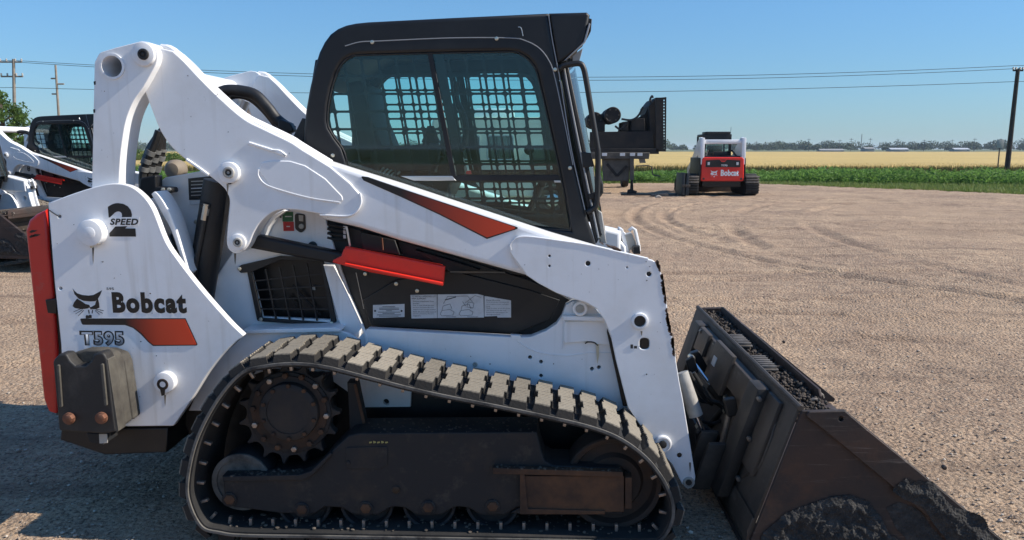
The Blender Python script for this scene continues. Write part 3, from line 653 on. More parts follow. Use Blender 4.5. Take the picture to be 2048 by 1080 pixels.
for x, y, s in ((66, 462, 8), (64, 472, 6), (72, 470, 9)):
    plate('gouge', [(x-s, y+2), (x-s*.3, y-2), (x+s, y-1), (x+s*.4, y+2), (x-s*.5, y+4)], 2.9835, 2.986, INK, root, 0)
bead('cable_tie', [(98, 420), (108, 427), (120, 434)], YTAIL-.004, .002, BLACKRUB)
# bosses of the tail
for (x, y, r, ri, yf, nm) in ((178, 466, 26, 0, YTAIL-.042, 'link_pin_boss'), (327, 766, 21, 0, YTAIL-.03, 'cylinder_pin_boss')):
    bs_ = pin(x, y, r, yf, YTAIL+.01, 0, nm); mirror(bs_)
boss('pin_cap', 178, 466, 12, YTAIL-.0435, YTAIL-.03, WHITE, root, .003)
boss('pin_hole', 325, 769, 10, YTAIL-.031, YTAIL-.02, INK, root, .002, inner=6, depth=.004)
boss('pin_hole_ring', 325, 769, 12, YTAIL-.0305, YTAIL-.02, RUST, root, .002, inner=9, depth=.003)
boss('grease_nipple', 182, 493, 3, YTAIL-.03, YTAIL-.015, ZINC, root, .001, n=8)
boss('grease_nipple', 194, 487, 2.5, YTAIL-.04, YTAIL-.025, ZINC, root, .001, n=8)
plate('grease', [(320, 778), (330, 777), (329, 790), (323, 792)], YTAIL-.0325, YTAIL-.029, INK, root, 0)
# counterweight plates
cwp = [(105, 722, 14), (118, 708, 6), (132, 708, 8), (140, 722, 6), (150, 732), (170, 732), (182, 722), (188, 708, 8), (206, 704, 12), (214, 720), (232, 864, 6), (206, 868), (118, 862, 6)]
cw2 = [(105, 722, 14), (120, 704), (150, 695), (180, 695), (206, 704, 12), (214, 720), (232, 864, 6), (118, 862, 6)]
for k, (pp, m_) in enumerate(((cwp, DARKIRON), (cw2, GREYSTEEL), (cw2, GREYSTEEL))):
    ya = 2.765+.061*k
    q = [((x-1074)*2.765/ya*1.0+1074, ((y+(0, 14, 24)[k]*(y < 760))-298)*2.765/ya+298)+tuple(r) for x, y, *r in pp]
    o = plate('counterweight', q, ya, ya+.058, m_, root, .007, res=3)
# the front plate's grey rim
for x0, y0, x1, y1 in ((112, 730, 122, 815), (200, 728, 212, 812)):
    plate('weight_rib', [(x0, y0, 3), (x0+6, y0, 3), (x1+2, y1, 3), (x1-4, y1, 3)], 2.757, 2.77, GREYSTEEL, root, .002)
plate('weight_edge_band', [(212, 716), (216, 720), (237, 862), (232, 866)], 2.768, 2.82, GREYSTEEL, root, .001)
for x, y in ((136, 838), (201, 837)):
    boss('bolt_washer', x, y, 12, 2.755, 2.768, RUSTB, root, .002); boss('hex_bolt', x, y, 8, 2.735, 2.757, RUSTB, root, .003, n=6)
plate('tail_bracket', [(170, 865, 4), (206, 868), (206, 890), (180, 886)], 2.84, 2.95, UNDER, root, .004)
plate('paper_tag', [(198, 868), (214, 868), (215, 886), (199, 887)], 2.8, 2.803, CYLGREY, root, 0)

# --- rear link (upright behind the lift arm) with its cross tube
link = [(189, 124, 12), (199, 105, 12), (232, 95)]+cat([(283, 82), (298, 85), (309, 94), (315, 107), (313, 126), (301, 150), (286, 176), (268, 202), (254, 236), (246, 276), (240, 330), (238, 400)])+[(183, 400), (188, 160)]
tubehole = circ(225, 133, 21, 28)
lk = plate('rear_link', link, YLINK, YLINK+.12, WHITE, root, .003, holes=[tubehole]); mirror(lk)
c = L(225, 133, YLINK); ro = rpx(25, 225, 133, YLINK); ri = rpx(20.5, 225, 133, YLINK); y0 = YLINK-.006-YC
me = lathe_me([(ri, y0+.5), (ri, y0), (ro, y0), (ro, -y0), (ri, -y0), (ri, -y0-.5)], 36); me.transform(Matrix.Translation((c.x, 0, c.z)))
ct = obj('link_cross_tube', me, WHITE, root)
me = lathe_me([(0, y0+.2), (ri*1.02, y0+.2), (ri*1.02, y0+.25), (0, y0+.25)], 24); me.transform(Matrix.Translation((c.x, 0, c.z))); obj('tube_plug', me, TUBEGREY, root)
bs_ = pin(285, 108, 23, YLINK-.016, YLINK+.1, 0, 'arm_pivot_boss'); mirror(bs_)
boss('arm_pivot_bolt', 285, 108, 11, YLINK-.024, YLINK, DARKIRON, root, .003, inner=7, depth=.006); boss('arm_pivot_bolt', 285, 108, 4, YLINK-.021, YLINK-.01, DARKIRON, root, .002)
o = boss('arm_pivot_bolt', 285, 108, 11, YLINK+.03, YLINK+.11, DARKIRON, root, .003); o.scale.y = -1
for x, y in ((189, 166), (188, 222)): plate('chip', [(x-2, y-3), (x+2, y-4), (x+2, y+3), (x-1, y+4)], YLINK-.0015, YLINK+.001, INK, root, 0)

# --- lift arm: rear plate, beam, front plate
beam = [(640, 318), (700, 337), (800, 368), (900, 401), (1000, 434), (1100, 467), (1200, 496), (1300, 520), (1300, 600), (1160, 601), (1115, 586), (1077, 567), (1061, 554), (895, 508), (800, 482), (718, 456), (648, 440), (620, 420)]
mirror(plate('lift_arm_beam', beam, YARM+.004, YARM+.10, WHITE, root, .022, res=4))
rear = [(306, 110), (318, 95, 8)]+cat([(346, 102), (370, 124), (398, 154), (440, 196), (488, 237), (530, 259), (580, 283), (606, 300)])+[(660, 333), (700, 366)]+cat([(717, 385), (722, 405), (712, 424), (692, 432), (640, 428), (600, 421), (570, 419), (552, 422), (537, 430), (520, 446), (507, 467), (498, 488), (487, 502), (471, 507), (457, 498), (453, 478), (457, 430), (459, 402), (455, 388), (446, 374), (419, 352), (378, 324), (345, 296), (322, 264), (308, 231), (294, 194), (284, 170)], 4)
mirror(plate('lift_arm_rear_plate', rear, YARM-.008, YARM+.09, WHITE, root, .005, res=3))
# rounded top flange of the rear plate, catching the sun
top = [(322, 92), (348, 102), (398, 152), (440, 194), (488, 235), (530, 257), (580, 281), (604, 296), (660, 330)]
tp_ = cat(top, 4); o = obj('arm_top_flange', tube_me([L(a, b, YARM+.045) for a, b in tp_], [.008+.014*min(1, k/9) for k in range(len(tp_))], 10), WHITE, root); mirror(o)
front = [(1019, 504, 8), (1022, 486, 8), (1036, 475, 6), (1060, 474), (1180, 491), (1306, 521, 5), (1318, 530), (1326, 560), (1333, 600), (1336, 630), (1341, 660), (1349, 690), (1352, 722), (1359, 765), (1366, 800), (1378, 872), (1391, 955, 4), (1388, 972, 8), (1376, 979, 6), (1364, 968, 4),
         (1345, 930), (1300, 880), (1256, 815), (1232, 720), (1222, 672), (1210, 642), (1193, 617), (1172, 605), (1140, 596), (1113, 586), (1077, 567), (1055, 552)]
fh = [circ(1280, 643, 12, 20), rounded([(1279, 676, 9), (1299, 676, 9), (1299, 699, 9), (1279, 699, 9)]), circ(1298, 548, 5, 14), circ(1176, 527, 5, 14), circ(1099, 512, 2.5, 8), circ(1099, 532, 2.5, 8), circ(1254, 535, 2, 8), circ(1359, 911, 5, 12)]
mirror(plate('lift_arm_front_plate', front, YARM-.014, YARM+.012, WHITE, root, .003, holes=fh))
inner_leg = [(1070, 545), (1300, 545), (1312, 560), (1320, 640), (1340, 740), (1372, 950), (1352, 950), (1262, 800), (1228, 690), (1200, 622), (1120, 586)]
mirror(plate('lift_arm_leg', inner_leg, YARM+.014, YARM+.09, WHITE, root, .012, holes=[circ(1280, 643, 13, 16)]))
plate('hole_shade_sheet', [(1170, 520), (1305, 530), (1310, 710), (1270, 710)], YARM+.0905, YARM+.095, INK, root, 0)  # black sheet painting the shade behind the arm's holes
bs_ = boss('hole_collar', 1280, 643, 17, YARM-.026, YARM+.012, WHITE, root, .003, inner=12, depth=.022); 
plate('hole_shade_disc', circ(1280, 643, 11.5, 20), YARM-.010, YARM-.006, INK, root, 0); plate('hole_shade_disc', rounded([(1280, 677, 9), (1298, 677, 9), (1298, 698, 9), (1280, 698, 9)]), YARM-.004, YARM, INK, root, 0, rnd=False)  # black discs paint in the dark of the holes
for x, y, r in ((1298, 548, 4.6), (1176, 527, 4.6), (1099, 512, 2.4), (1099, 532, 2.4), (1359, 911, 4.6)): boss('hole_shade_disc', x, y, r, YARM-.008, YARM-.004, INK, root, .0005, n=12)  # small black discs, painted shade for the lesser holes
bead('weld_bead', [(1022, 500), (1021, 488), (1034, 476), (1060, 474), (1120, 482), (1180, 491), (1240, 505), (1296, 518)], YARM-.012, .004, WHITE)
bead('weld_bead', [(1022, 500), (1030, 520), (1055, 551)], YARM-.006, .003, WHITE)
bs_ = boss('pivot', 1378, 966, 12, YARM-.02, YARM+.06, CYLGREY, root, .003, inner=8, depth=.005); mirror(bs_); boss('pivot_bolt', 1378, 966, 6, YARM-.021, YARM, DARKIRON, root, .002, inner=3, depth=.003)
# chipped front edge and top: bare brown steel
rng = random.Random(3); CHIP = M('chipped_edge_steel', (.11, .06, .04), .8, .2, (.03, .02, .017), 60)
edge = [(1312, 524), (1322, 548), (1328, 590), (1331, 620), (1336, 650), (1344, 680), (1347, 715)]
for k in range(40):
    f = rng.random()*(len(edge)-1); i = int(f); t = f-i; x = edge[i][0]*(1-t)+edge[i+1][0]*t+2; y = edge[i][1]*(1-t)+edge[i+1][1]*t; h = rng.uniform(3, 9); w = rng.uniform(2, 6)
    plate('paint_chip', [(x-w*.3, y-h), (x+1.5, y-h*.9), (x+2, y+h), (x-w*.5, y+h*.7), (x-w, y+rng.uniform(-h, h)*.4)], YARM-.0148, YARM-.010, CHIP, root, 0)
for x, y, s in ((1232, 498, 12), (1218, 493, 5), (1262, 512, 7), (1205, 488, 3)):
    o = plate('paint_chip', [(x-s, y-s*.35), (x, y-s*.25), (x+s, y+s*.3), (x+s*.5, y+s*.45), (x-s*.4, y+s*.2)], YARM-.002, YARM+.05, RUST, root, 0)
# reinforcement swage and welds on the rear plate
sw = [(517, 342, 10), (522, 325, 8), (545, 321, 8), (580, 322), (610, 331), (650, 357), (684, 392, 6), (686, 402, 4), (660, 404), (600, 391), (540, 372, 8)]
plate('swage_panel', sw, YARM-.011, YARM-.006, WHITE, root, .003)
bead('weld_bead', [(517, 338), (517, 352), (530, 368), (560, 380), (620, 396), (680, 405)], YARM-.01, .004, WHITE)
bead('weld_bead', [(720, 386), (722, 405), (712, 424), (692, 432), (640, 430)], YARM-.008, .004, WHITE)
bead('weld_bead', [(498, 286), (520, 293), (545, 301), (572, 311)], YARM-.01, .006, WHITE); bead('weld_bead', [(545, 301), (560, 303), (572, 312)], YARM-.01, .006, WHITE)
bead('weld_bead', [(373, 319), (395, 334), (417, 350)], YARM-.01, .006, WHITE)
for x, y, r, ri, yy in ((456, 345, 21, 0, .035), (474, 485, 17, 0, .02)):
    bs_ = pin(x, y, r, YARM-yy, YARM, 0, 'cylinder_pin_boss'); mirror(bs_)
    boss('pin_bolt', x, y, r*.55, YARM-yy-.008, YARM, CYLGREY, root, .003, inner=r*.36, depth=.005)
    boss('pin_bolt_core', x, y, r*.28, YARM-yy-.006, YARM, DARKIRON, root, .002, inner=r*.15, depth=.004)
boss('grease_nipple', 458, 366, 3, YARM-.02, YARM-.005, DARKIRON, root, .001, n=8)
# decal on the arm
plate('arm_decal_outline', [(721, 352, 3), (736, 354), (800, 376), (905, 411), (1040, 456, 3), (974, 478, 3), (880, 430), (800, 393), (727, 361, 3)], YARM+.0024, YARM+.0040, INK, root, 0)
plate('arm_decal', [(724, 353, 3), (738, 356), (800, 378), (905, 413), (1035, 456, 3), (974, 475, 3), (881, 428), (800, 391), (728, 359, 2)], YARM+.0014, YARM+.0030, ORANGE2, root, 0)

# --- lift cylinder, hoses, rear inner structure
inn = [(300, 380), (330, 355), (425, 338), (470, 360), (480, 420), (460, 560), (430, 620), (380, 560), (320, 450)]
mirror(plate('rear_inner_panel', inn, 3.27, 3.30, WHITE, root, .004))
plate('tail_rib', cat([(302, 388), (312, 384), (330, 408), (347, 444), (362, 492), (378, 545)])+cat([(372, 552), (356, 502), (340, 458), (322, 425)]), 3.02, 3.12, WHITE, root, .004)
plate('tail_inner', [(296, 400), (314, 392), (340, 440), (370, 540), (410, 590), (380, 600), (330, 500)], 3.12, 3.14, WHITE, root, .003, holes=[rounded([(334, 470, 8), (350, 465, 8), (372, 530, 8), (380, 560, 8), (352, 520, 8)])])
def rod(name, a, b, r, mat, n=20, par=None, taper=None):
    a = Vector(a); b = Vector(b); return obj(name, tube_me([a, b], [r, taper or r], n), mat, par or root)
o = rod('lift_cylinder', L(437, 362, 3.16), L(392, 640, 3.16), .058, BLACKP); mirror(o)
o = rod('cylinder_hose', L(411, 430, 3.10), L(386, 560, 3.10), .012, BLACKRUB, 10); rod('hose_fitting', L(414, 408, 3.10), L(408, 440, 3.10), .014, ZINC, 8); rod('hose_elbow', L(404, 409, 3.10), L(420, 414, 3.10), .011, DARKIRON, 8)
for k, (dx, dy) in enumerate(((0, 0), (14, -4), (27, -7))):
    pts = [(318+dx*.3, 262), (308+dx*.6, 290), (295+dx, 318+dy), (286+dx*.9, 346), (286+dx*.8, 385)]
    P_ = [L(a, b, 3.22+.03*k) for a, b in [(p.x, p.y) for p in catmull([Vector((x, y, 0)) for x, y in pts], 5)]]
    h = obj('hydraulic_hose', tube_me(P_, .016, 10), BLACKRUB, root)
    for j in range(3):
        i0 = 7+j*3; rod('hose_sleeve', P_[i0], P_[i0+1].lerp(P_[i0+2], .5), .0205, HOSEGREY, 12, h)
plate('hose_clamp', [(280, 356, 4), (312, 350, 4), (312, 373), (343, 375, 5), (345, 386, 5), (310, 386), (305, 404), (291, 402), (277, 382, 4)], 3.18, 3.24, BLACKP, root, .006)
for x in (325, 337): boss('clamp_bolt', x, 379, 4, 3.172, 3.182, ZINC, root, .001, n=6)
obj('cable_loom', tube_me([L(a, b, 3.3) for a, b in [(p.x, p.y) for p in catmull([Vector(q+(0,)) for q in ((326, 256), (316, 275), (305, 300), (298, 330))], 5)]], [.012+.0016*k for k in range(16)], 10), BLACKRUB, root)
# breather bulb seen in the gap
me = lathe_me([(0, 0), (.03, .006), (.045, .03), (.045, .07), (.03, .1), (0, .11)], 20); me.transform(Matrix.Translation(L(342, 340, 3.42))); obj('air_cleaner', me, TAN, root)
# serial plate
plate('serial_plate', [(376, 357), (424, 352), (438, 366), (438, 398), (378, 400)], 3.262, 3.268, INK, root, .001)
plate('serial_strip', [(379, 401), (430, 399), (430, 408), (379, 410)], 3.262, 3.268, STICKER, root, .0005)
for k in range(5): plate('plate_print', [(382, 362+k*7), (424-(k % 2)*8, 360+k*7), (424-(k % 2)*8, 362+k*7), (382, 364+k*7)], 3.2605, 3.2615, STICKER if k == 2 else CYLGREY, root, 0)
boss('inner_bolt', 392, 444, 5, 3.262, 3.272, ZINC, root, .001, n=6)
# far side hose arc between far arm and cab
arc = [(438, 186), (455, 181), (480, 182), (510, 190), (535, 215), (555, 240), (585, 262)]
obj('arm_hose', tube_me([L(a, b, 3.75) for a, b in [(p.x, p.y) for p in catmull([Vector(q+(0,)) for q in arc], 6)]], .028, 12), BLACKRUB, root)
obj('arm_hose', tube_me([L(a, b, 3.82) for a, b in [(p.x, p.y) for p in catmull([Vector(q+(0,)) for q in ((440, 205), (470, 192), (500, 198), (528, 222), (560, 262))], 6)]], .014, 10), BLACKRUB, root)
plate('hose_end_clamp', [(556, 236, 6), (580, 246, 6), (588, 262, 6), (572, 268, 6), (556, 256, 6)], 3.70, 3.76, BLACKP, root, .006)
obj('hydraulic_cylinder', tube_me([L(490, 200, 3.95), L(470, 245, 3.95)], .03, 14), ALU, root)

# --- engine bay side: white frame, grille, black side panel, stickers
win = [(497, 536, 6), (560, 515), (640, 520), (668, 640, 5), (662, 655, 5), (520, 640, 6)]
bayw = [(468, 500), (500, 470), (515, 440), (540, 415), (646, 420), (672, 508), (700, 590), (722, 640), (732, 668), (680, 665), (480, 662), (440, 620), (400, 600)]
mirror(plate('engine_bay_frame', bayw, 3.20, 3.23, WHITE, root, .005, holes=[[(500, 538), (560, 518), (642, 522), (664, 640), (524, 634)]]))
plate('bay_sill', [(486, 660), (672, 655), (682, 659), (680, 664), (484, 668)], 3.09, 3.21, WHITE, root, .004)
plate('bay_arch', [(524, 470), (530, 450), (545, 430), (566, 420), (572, 422), (552, 436), (538, 454), (530, 472)], 3.15, 3.21, WHITE, root, .004)
plate('bay_post', [(646, 530), (668, 530), (700, 600), (722, 650), (718, 690), (700, 690), (676, 640)], 3.165, 3.20, WHITE, root, .006)
bead('weld_bead', [(722, 648), (731, 668), (732, 685), (726, 696)], 3.105, .006, WHITE)
GRM = M('black_grille_plastic', (.008, .008, .009), .5)
gz = obj('grille_backing', slab([[(v.x, v.z) for v in (L(a, b, 3.30) for a, b in ((480, 505), (660, 500), (690, 670), (510, 660)))]], 3.30-YC, 3.31-YC), INK, root)
frame_o = plate('grille_frame', [(474, 536, 5), (482, 530, 5), (560, 512), (645, 516), (672, 642, 6), (666, 656, 6), (655, 652), (530, 644), (514, 642, 5), (494, 545), (480, 546, 5)], 3.185, 3.199, GRM, root, .003, holes=[[(503, 544), (562, 520), (640, 524), (661, 640), (660, 646), (524, 636)]])
for k in range(4):
    t = (k+1)/5; plate('grille_bar', [(503+21*t-2, 544+92*t-1.2), (640+21*t+2, 524+118*t-1.2), (640+21*t+2, 524+118*t+1.4), (503+21*t-2, 544+92*t+1.4)], 3.188, 3.196, GRM, frame_o, 0)
for k in range(4):
    t = (k+1)/5; plate('grille_bar', [(503+137*t-1.3, 542-18*t), (503+137*t+1.3, 542-18*t), (524+137*t+1.3, 637+6*t), (524+137*t-1.3, 637+6*t)], 3.1865, 3.1975, GRM, frame_o, 0)
for x, y in ((478, 538), (521, 639), (663, 647)): boss('grille_bolt', x, y, 4, 3.178, 3.19, ZINC, root, .001, n=6)
rod('engine_hose', L(585, 570, 3.27), L(640, 630, 3.27), .006, UNDER, 8); rod('engine_hose', L(580, 590, 3.28), L(600, 625, 3.28), .005, UNDER, 8)
plate('engine_label', [(624, 571), (630, 571), (631, 580), (625, 580)], 3.285, 3.29, CYLGREY, root, 0)
mirror(plate('black_side_panel', [(645, 440), (760, 470), (900, 510), (1060, 560), (1120, 588), (1146, 602), (1130, 640), (1090, 665), (1030, 680), (735, 664), (715, 640), (690, 560)], 3.215, 3.24, BLACKS, root, .004))
bead('panel_seam', [(712, 545), (728, 618)], 3.212, .0015, ALU, 2); plate('panel_raised', [(790, 560), (900, 540), (1060, 580), (1120, 600), (1100, 640), (1030, 668), (740, 652), (725, 600)], 3.207, 3.216, BLACKS, root, .004)
for k in range(4): obj('wiring_hose', tube_me([L(a, b, 3.19+.004*k) for a, b in [(p.x, p.y) for p in catmull([Vector(q+(0,)) for q in ((655, 448+k*9), (672, 452+k*9), (690, 455+k*8))], 5)]], .006, 8), BLACKRUB, root)
for k in range(3): plate('hose_tip', [(686, 452+k*9), (691, 452+k*9), (692, 459+k*9), (687, 459+k*9)], 3.185, 3.19, STICKER, root, .0005)
plate('wire_bracket', [(691, 452), (695, 453), (702, 492), (698, 494)], 3.18, 3.19, ALU, root, .001)
for x, y in ((792, 568), (834, 582), (730, 548)): boss('panel_screw', x, y, 4, 3.198, 3.215, ZINC, root, .001, n=8)
rod('hydraulic_line', L(900, 545, 3.16), L(1010, 546, 3.16), .005, UNDER, 8); rod('hydraulic_line', L(720, 500, 3.19), L(940, 546, 3.19), .006, BLACKRUB, 8)
for x, y in ((911, 537), (927, 537)): plate('small_label', [(x-5, y-4), (x+5, y-4), (x+6, y+4), (x-4, y+5)], 3.2, 3.203, CYLGREY, root, 0)
plate('valve_block', [(720, 465), (790, 480), (800, 510), (725, 500)], 3.17, 3.22, BLACKS, root, .004); plate('valve_block', [(830, 500), (900, 520), (960, 540), (900, 545)], 3.18, 3.22, UNDER, root, .004)
rod('cable', L(764, 476, 3.165), L(766, 500, 3.165), .003, RUSTB, 6)
# stickers near the bay
plate('sticker', [(565, 424), (586, 424), (586, 443), (565, 443)], 3.196, 3.199, GREEN, root, 0); plate('sticker', [(566, 443.5), (587, 443.5), (588, 462), (567, 462)], 3.196, 3.199, REDST, root, 0)
plate('sticker_print', [(570, 432), (583, 432), (583, 434), (570, 434)], 3.1945, 3.1955, STICKER, root, 0); plate('sticker_print', [(573, 452), (580, 452), (580, 454), (573, 454)], 3.1945, 3.1955, STICKER, root, 0)
plate('latch_slot', [(589, 426, 6), (610, 429, 6), (611, 458, 9), (602, 467, 9), (590, 458, 9)], 3.192, 3.199, INK, root, .002)
boss('latch_knob', 602, 453, 5, 3.184, 3.194, CYLGREY, root, .002); plate('latch_tab', [(597, 430), (606, 431), (606, 443), (598, 442)], 3.188, 3.193, CYLGREY, root, .001)
boss('frame_hole', 625, 492, 9, 3.194, 3.2, INK, root, .001); boss('frame_hole', 561, 434, 2, 3.196, 3.2, INK, root, .0005, n=8)
# lift arm support: black cylinder tube with the red safety support over it
def barme(p, q, h, d0, d1, bev=.006):
    """a bar between two photo points at depth d0, h px tall, running back to d1"""
    return [(p[0], p[1]-h/2), (q[0], q[1]-h/2), (q[0], q[1]+h/2), (p[0], p[1]+h/2)]
o = plate('lift_support_tube', [(496, 470), (520, 472), (690, 508), (690, 532), (500, 497)], 3.085, 3.15, BLACKP, root, .012, res=3)
rs = plate('lift_arm_support', [(691, 494, 2), (720, 499), (890, 533, 2), (887, 571, 2), (740, 545), (664, 525, 2), (666, 520), (682, 512), (686, 500)], 3.055, 3.075, REDSUP, root, .006, res=3)
me = hull_me([L(x, y, 3.062) for x, y in ((690, 493), (889, 532), (889, 540), (690, 502))], [L(x, y, 3.16) for x, y in ((692, 492), (886, 529), (886, 536), (692, 500))], .003); obj('support_top', me, REDSUP, rs)
me = hull_me([L(x, y, 3.03) for x, y in ((690, 527), (886, 566), (886, 572), (690, 532))], [L(x, y, 3.07) for x, y in ((690, 521), (886, 560), (886, 568), (690, 528))], .002); obj('support_lip', me, REDSUP, rs)

# stone chips and specks all over the white plates, grease under the pins
rng = random.Random(21); GREASE = M('grease_streak', (.10, .08, .06), .6, 0, (.3, .26, .2), 30)
def speck(x, y, s, Y, mat): 
    n = 6; plate('paint_chip', [(x+s*rng.uniform(.5, 1.2)*math.cos(k*6.283/n), y+s*rng.uniform(.4, 1.1)*math.sin(k*6.283/n)) for k in range(n)], Y-.0006, Y+.001, mat, root, 0)
for x0, y0, x1, y1, Y, n in ((110, 420, 330, 840, YTAIL, 16), (330, 150, 520, 320, YARM-.008, 5), (1040, 500, 1300, 560, YARM-.014, 6), (1270, 560, 1330, 860, YARM-.014, 9), (195, 160, 240, 360, YLINK, 4), (760, 700, 1200, 740, YCH, 7)):
    for k in range(n): speck(rng.uniform(x0, x1), rng.uniform(y0, y1), rng.choice((.7, .8, 1, 1.2, 1.7)), Y, rng.choice((CHIP, GREASE, INK)))
for x, y, l, Y in ((470, 507, 22, 3.199), (1164, 634, 8, YCH-.0125), (1283, 662, 10, YARM-.014), (455, 368, 20, YARM-.008), (186, 494, 34, YTAIL), (330, 790, 22, YTAIL), (1380, 925, 20, YARM-.014)):
    plate('grease_streak', [(x-2, y), (x+2, y), (x+1.4, y+l*.6), (x+.4, y+l), (x-.8, y+l*.7)], Y-.0007, Y+.0005, GREASE, root, 0)

# crumbs of packed dirt lying in the track and on the frame ledges
PACK = M('packed_dirt', (.13, .105, .08), .95, 0, (.05, .04, .032), 25); rg2 = random.Random(5); bm = bmesh.new()
def crumb(x, y, z, s): bmesh.ops.create_icosphere(bm, subdivisions=1, radius=1, matrix=Matrix.Translation((x, y, z)) @ Matrix.Rotation(rg2.random()*6, 4, 'Z') @ Matrix.Diagonal((s, s*rg2.uniform(.6, 1), s*rg2.uniform(.3, .7), 1)))
xa_, xb_ = L(450, 1085, YT0).x, L(1310, 1085, YT0).x
for k in range(420): crumb(rg2.uniform(xa_, xb_), -.86+rg2.uniform(.02, .3), .051+rg2.random()*.003, rg2.choice((.003, .004, .006, .009)))
for x0, y0, x1, y1, Y, dz, n in ((450, 953, 600, 950, 2.803, .055, 90), (720, 866, 1072, 864, 2.818, .16, 160), (988, 936, 1244, 944, 2.787, .028, 60)):
    for k in range(n):
        f = rg2.random(); v = L(x0+(x1-x0)*f, y0+(y1-y0)*f, Y); crumb(v.x, v.y+rg2.random()*dz, v.z+.001, rg2.choice((.003, .004, .005, .007)))
tag(obj('packed_dirt', bm_mesh(bm), PACK, root), kind='stuff')
# --- instruction stickers on the black panel
YS = 3.203
def sticker(pts, nm='sticker'): return plate(nm, pts, YS, YS+.003, STICKER, root, 0)
sticker([(746, 610), (809, 608), (809, 634), (746, 636)])
sticker([(821, 590), (873.5, 589), (874, 636), (823, 637)], 'instruction_sticker'); sticker([(875, 589), (955, 588), (967, 591), (968, 635), (875, 636)], 'instruction_sticker'); sticker([(969, 592), (1022, 601), (1022, 635), (995, 635), (994, 632), (969, 633)], 'instruction_sticker')
def rows(lines, x0, x1, y0, dy, h, mat=INKG):
    for k, (s, w) in enumerate(lines): text(s, x0, y0+k*dy, x0+(x1-x0)*w, y0+k*dy+h, YS-.001, mat, root, name='sticker_lettering')
rows([('TO INSTALL APPROVED LIFT', 1), ('ARM SUPPORT', .6)], 823, 872, 591, 4.6, 3.2)
rows([('Remove attachment from', .9), ('loader.', .3), ('Stay in seat while second', .9), ('person removes lift arm', .9), ('support from storage position.', 1), ('Raise lift arms while second', 1), ('person positions lift arm', .9), ('support.', .35)], 826, 872, 601, 4.2, 2.7)
rows([('Raise lift arms.', .6), ('Second person removes lift', .95), ('arm support from cylinder', .95), ('rod.', .15), ('Stay in seat until lift arms', 1), ('are lowered all the way.', .85), ('Return lift arm support to', .9), ('storage position.', .6)], 973, 1020, 599, 4.1, 2.6)
for k, (a, b) in enumerate(((765, 790), (758, 798), (758, 798), (772, 784), (756, 800), (765, 789), (754, 802), (758, 797))): plate('sticker_print', [(a, 613+k*2.7), (b, 613+k*2.7), (b, 614+k*2.7), (a, 614+k*2.7)], YS-.001, YS-.0005, INKG, root, 0)
for x in (750, 803): boss('sticker_rivet', x, 622, 2, YS-.002, YS, DARKIRON, root, .0003, n=10)
def line(pts, r=.0006): 
    for a, b in zip(pts, pts[1:]):
        A = L(*a, YS-.0012); B = L(*b, YS-.0012); obj('sticker_drawing', tube_me([A, B], r, 4), INKG, root, False)
for dx in (0, 38):
    line([(880+dx, 628), (884+dx, 621), (900+dx, 619), (908+dx, 624), (906+dx, 630), (884+dx, 632), (880+dx, 628)]); line([(884+dx, 621), (886+dx, 612), (900+dx, 608), (904+dx, 618)])
line([(887, 607), (895, 593), (935, 592), (945, 604)]); line([(930, 606), (950, 591), (962, 595)]); line([(890, 600), (912, 594)], .0018); line([(925, 603), (931, 612)]); line([(936, 604), (948, 606), (946, 616), (934, 614), (936, 604)])
text('STORAGE POSITION', 892, 632.5, 912, 634.5, YS-.001, INKG, root, name='sticker_lettering'); text('INSTALLED POSITION', 934, 632.5, 956, 634.5, YS-.001, INKG, root, name='sticker_lettering')
plate('side_tag', [(1261, 689), (1266, 689), (1266, 697), (1261, 697)], YARM-.0155, YARM-.0145, INKG, root, 0); plate('side_tag', [(1268, 692), (1274, 692), (1274, 697), (1268, 697)], YARM-.0155, YARM-.0145, INKG, root, 0)
STAIN = M('rust_stain', (.62, .52, .36), .6)
plate('rust_stain', [(1192, 688), (1198, 688), (1198, 712), (1195, 728), (1193, 712)], YCH-.0135, YCH-.0128, STAIN, root, 0)
bead('drip_hole', [(1170, 687), (1176, 684), (1188, 685), (1196, 691)], YCH-.012, .003, INK)

# --- badges on the tail
YB = YTAIL-.0012
def decal(nm, pts, mat, dY=0, rnd=True): return plate(nm, pts, YB-dY, YB-dY+.0008, mat, root, 0, rnd=rnd)
def c5(pts): return [(120+x*.3148, 380+y*.3148)+tuple(r) for x, y, *r in pts]
text('Bobcat', 226, 584, 374, 626, YB, INK, root, bold=.05, space=1.16)
text('595', 213, 575, 228, 580, YB, INK, root, bold=.01)
decal('badge_stripe_outline', [(160, 637, 2), (371, 636.5, 2), (396, 691, 3), (306, 692, 3), (296, 684), (281, 668), (266, 656), (250, 650), (164, 649.5, 5)], INK)
decal('badge_stripe', [(163, 639, 2), (369.5, 638.5, 2), (393, 689.5, 2), (307, 690, 2), (297, 682), (283, 666), (267, 654), (251, 648), (165, 647.5, 4)], ORANGE, .001)
# numeral with a white core
text('T595', 161, 661, 250, 692, YB, INK, root, bold=.075, space=1.12)
NUM = ramp_mat('numeral_fade', [(0, (.10, .11, .13)), (1, (.62, .64, .67))], 'Z', span=(L(200, 690, 2.95).z, L(200, 664, 2.95).z))
text('T595', 165, 664, 247, 690, YB-.0008, NUM, root, bold=.02, space=1.22)
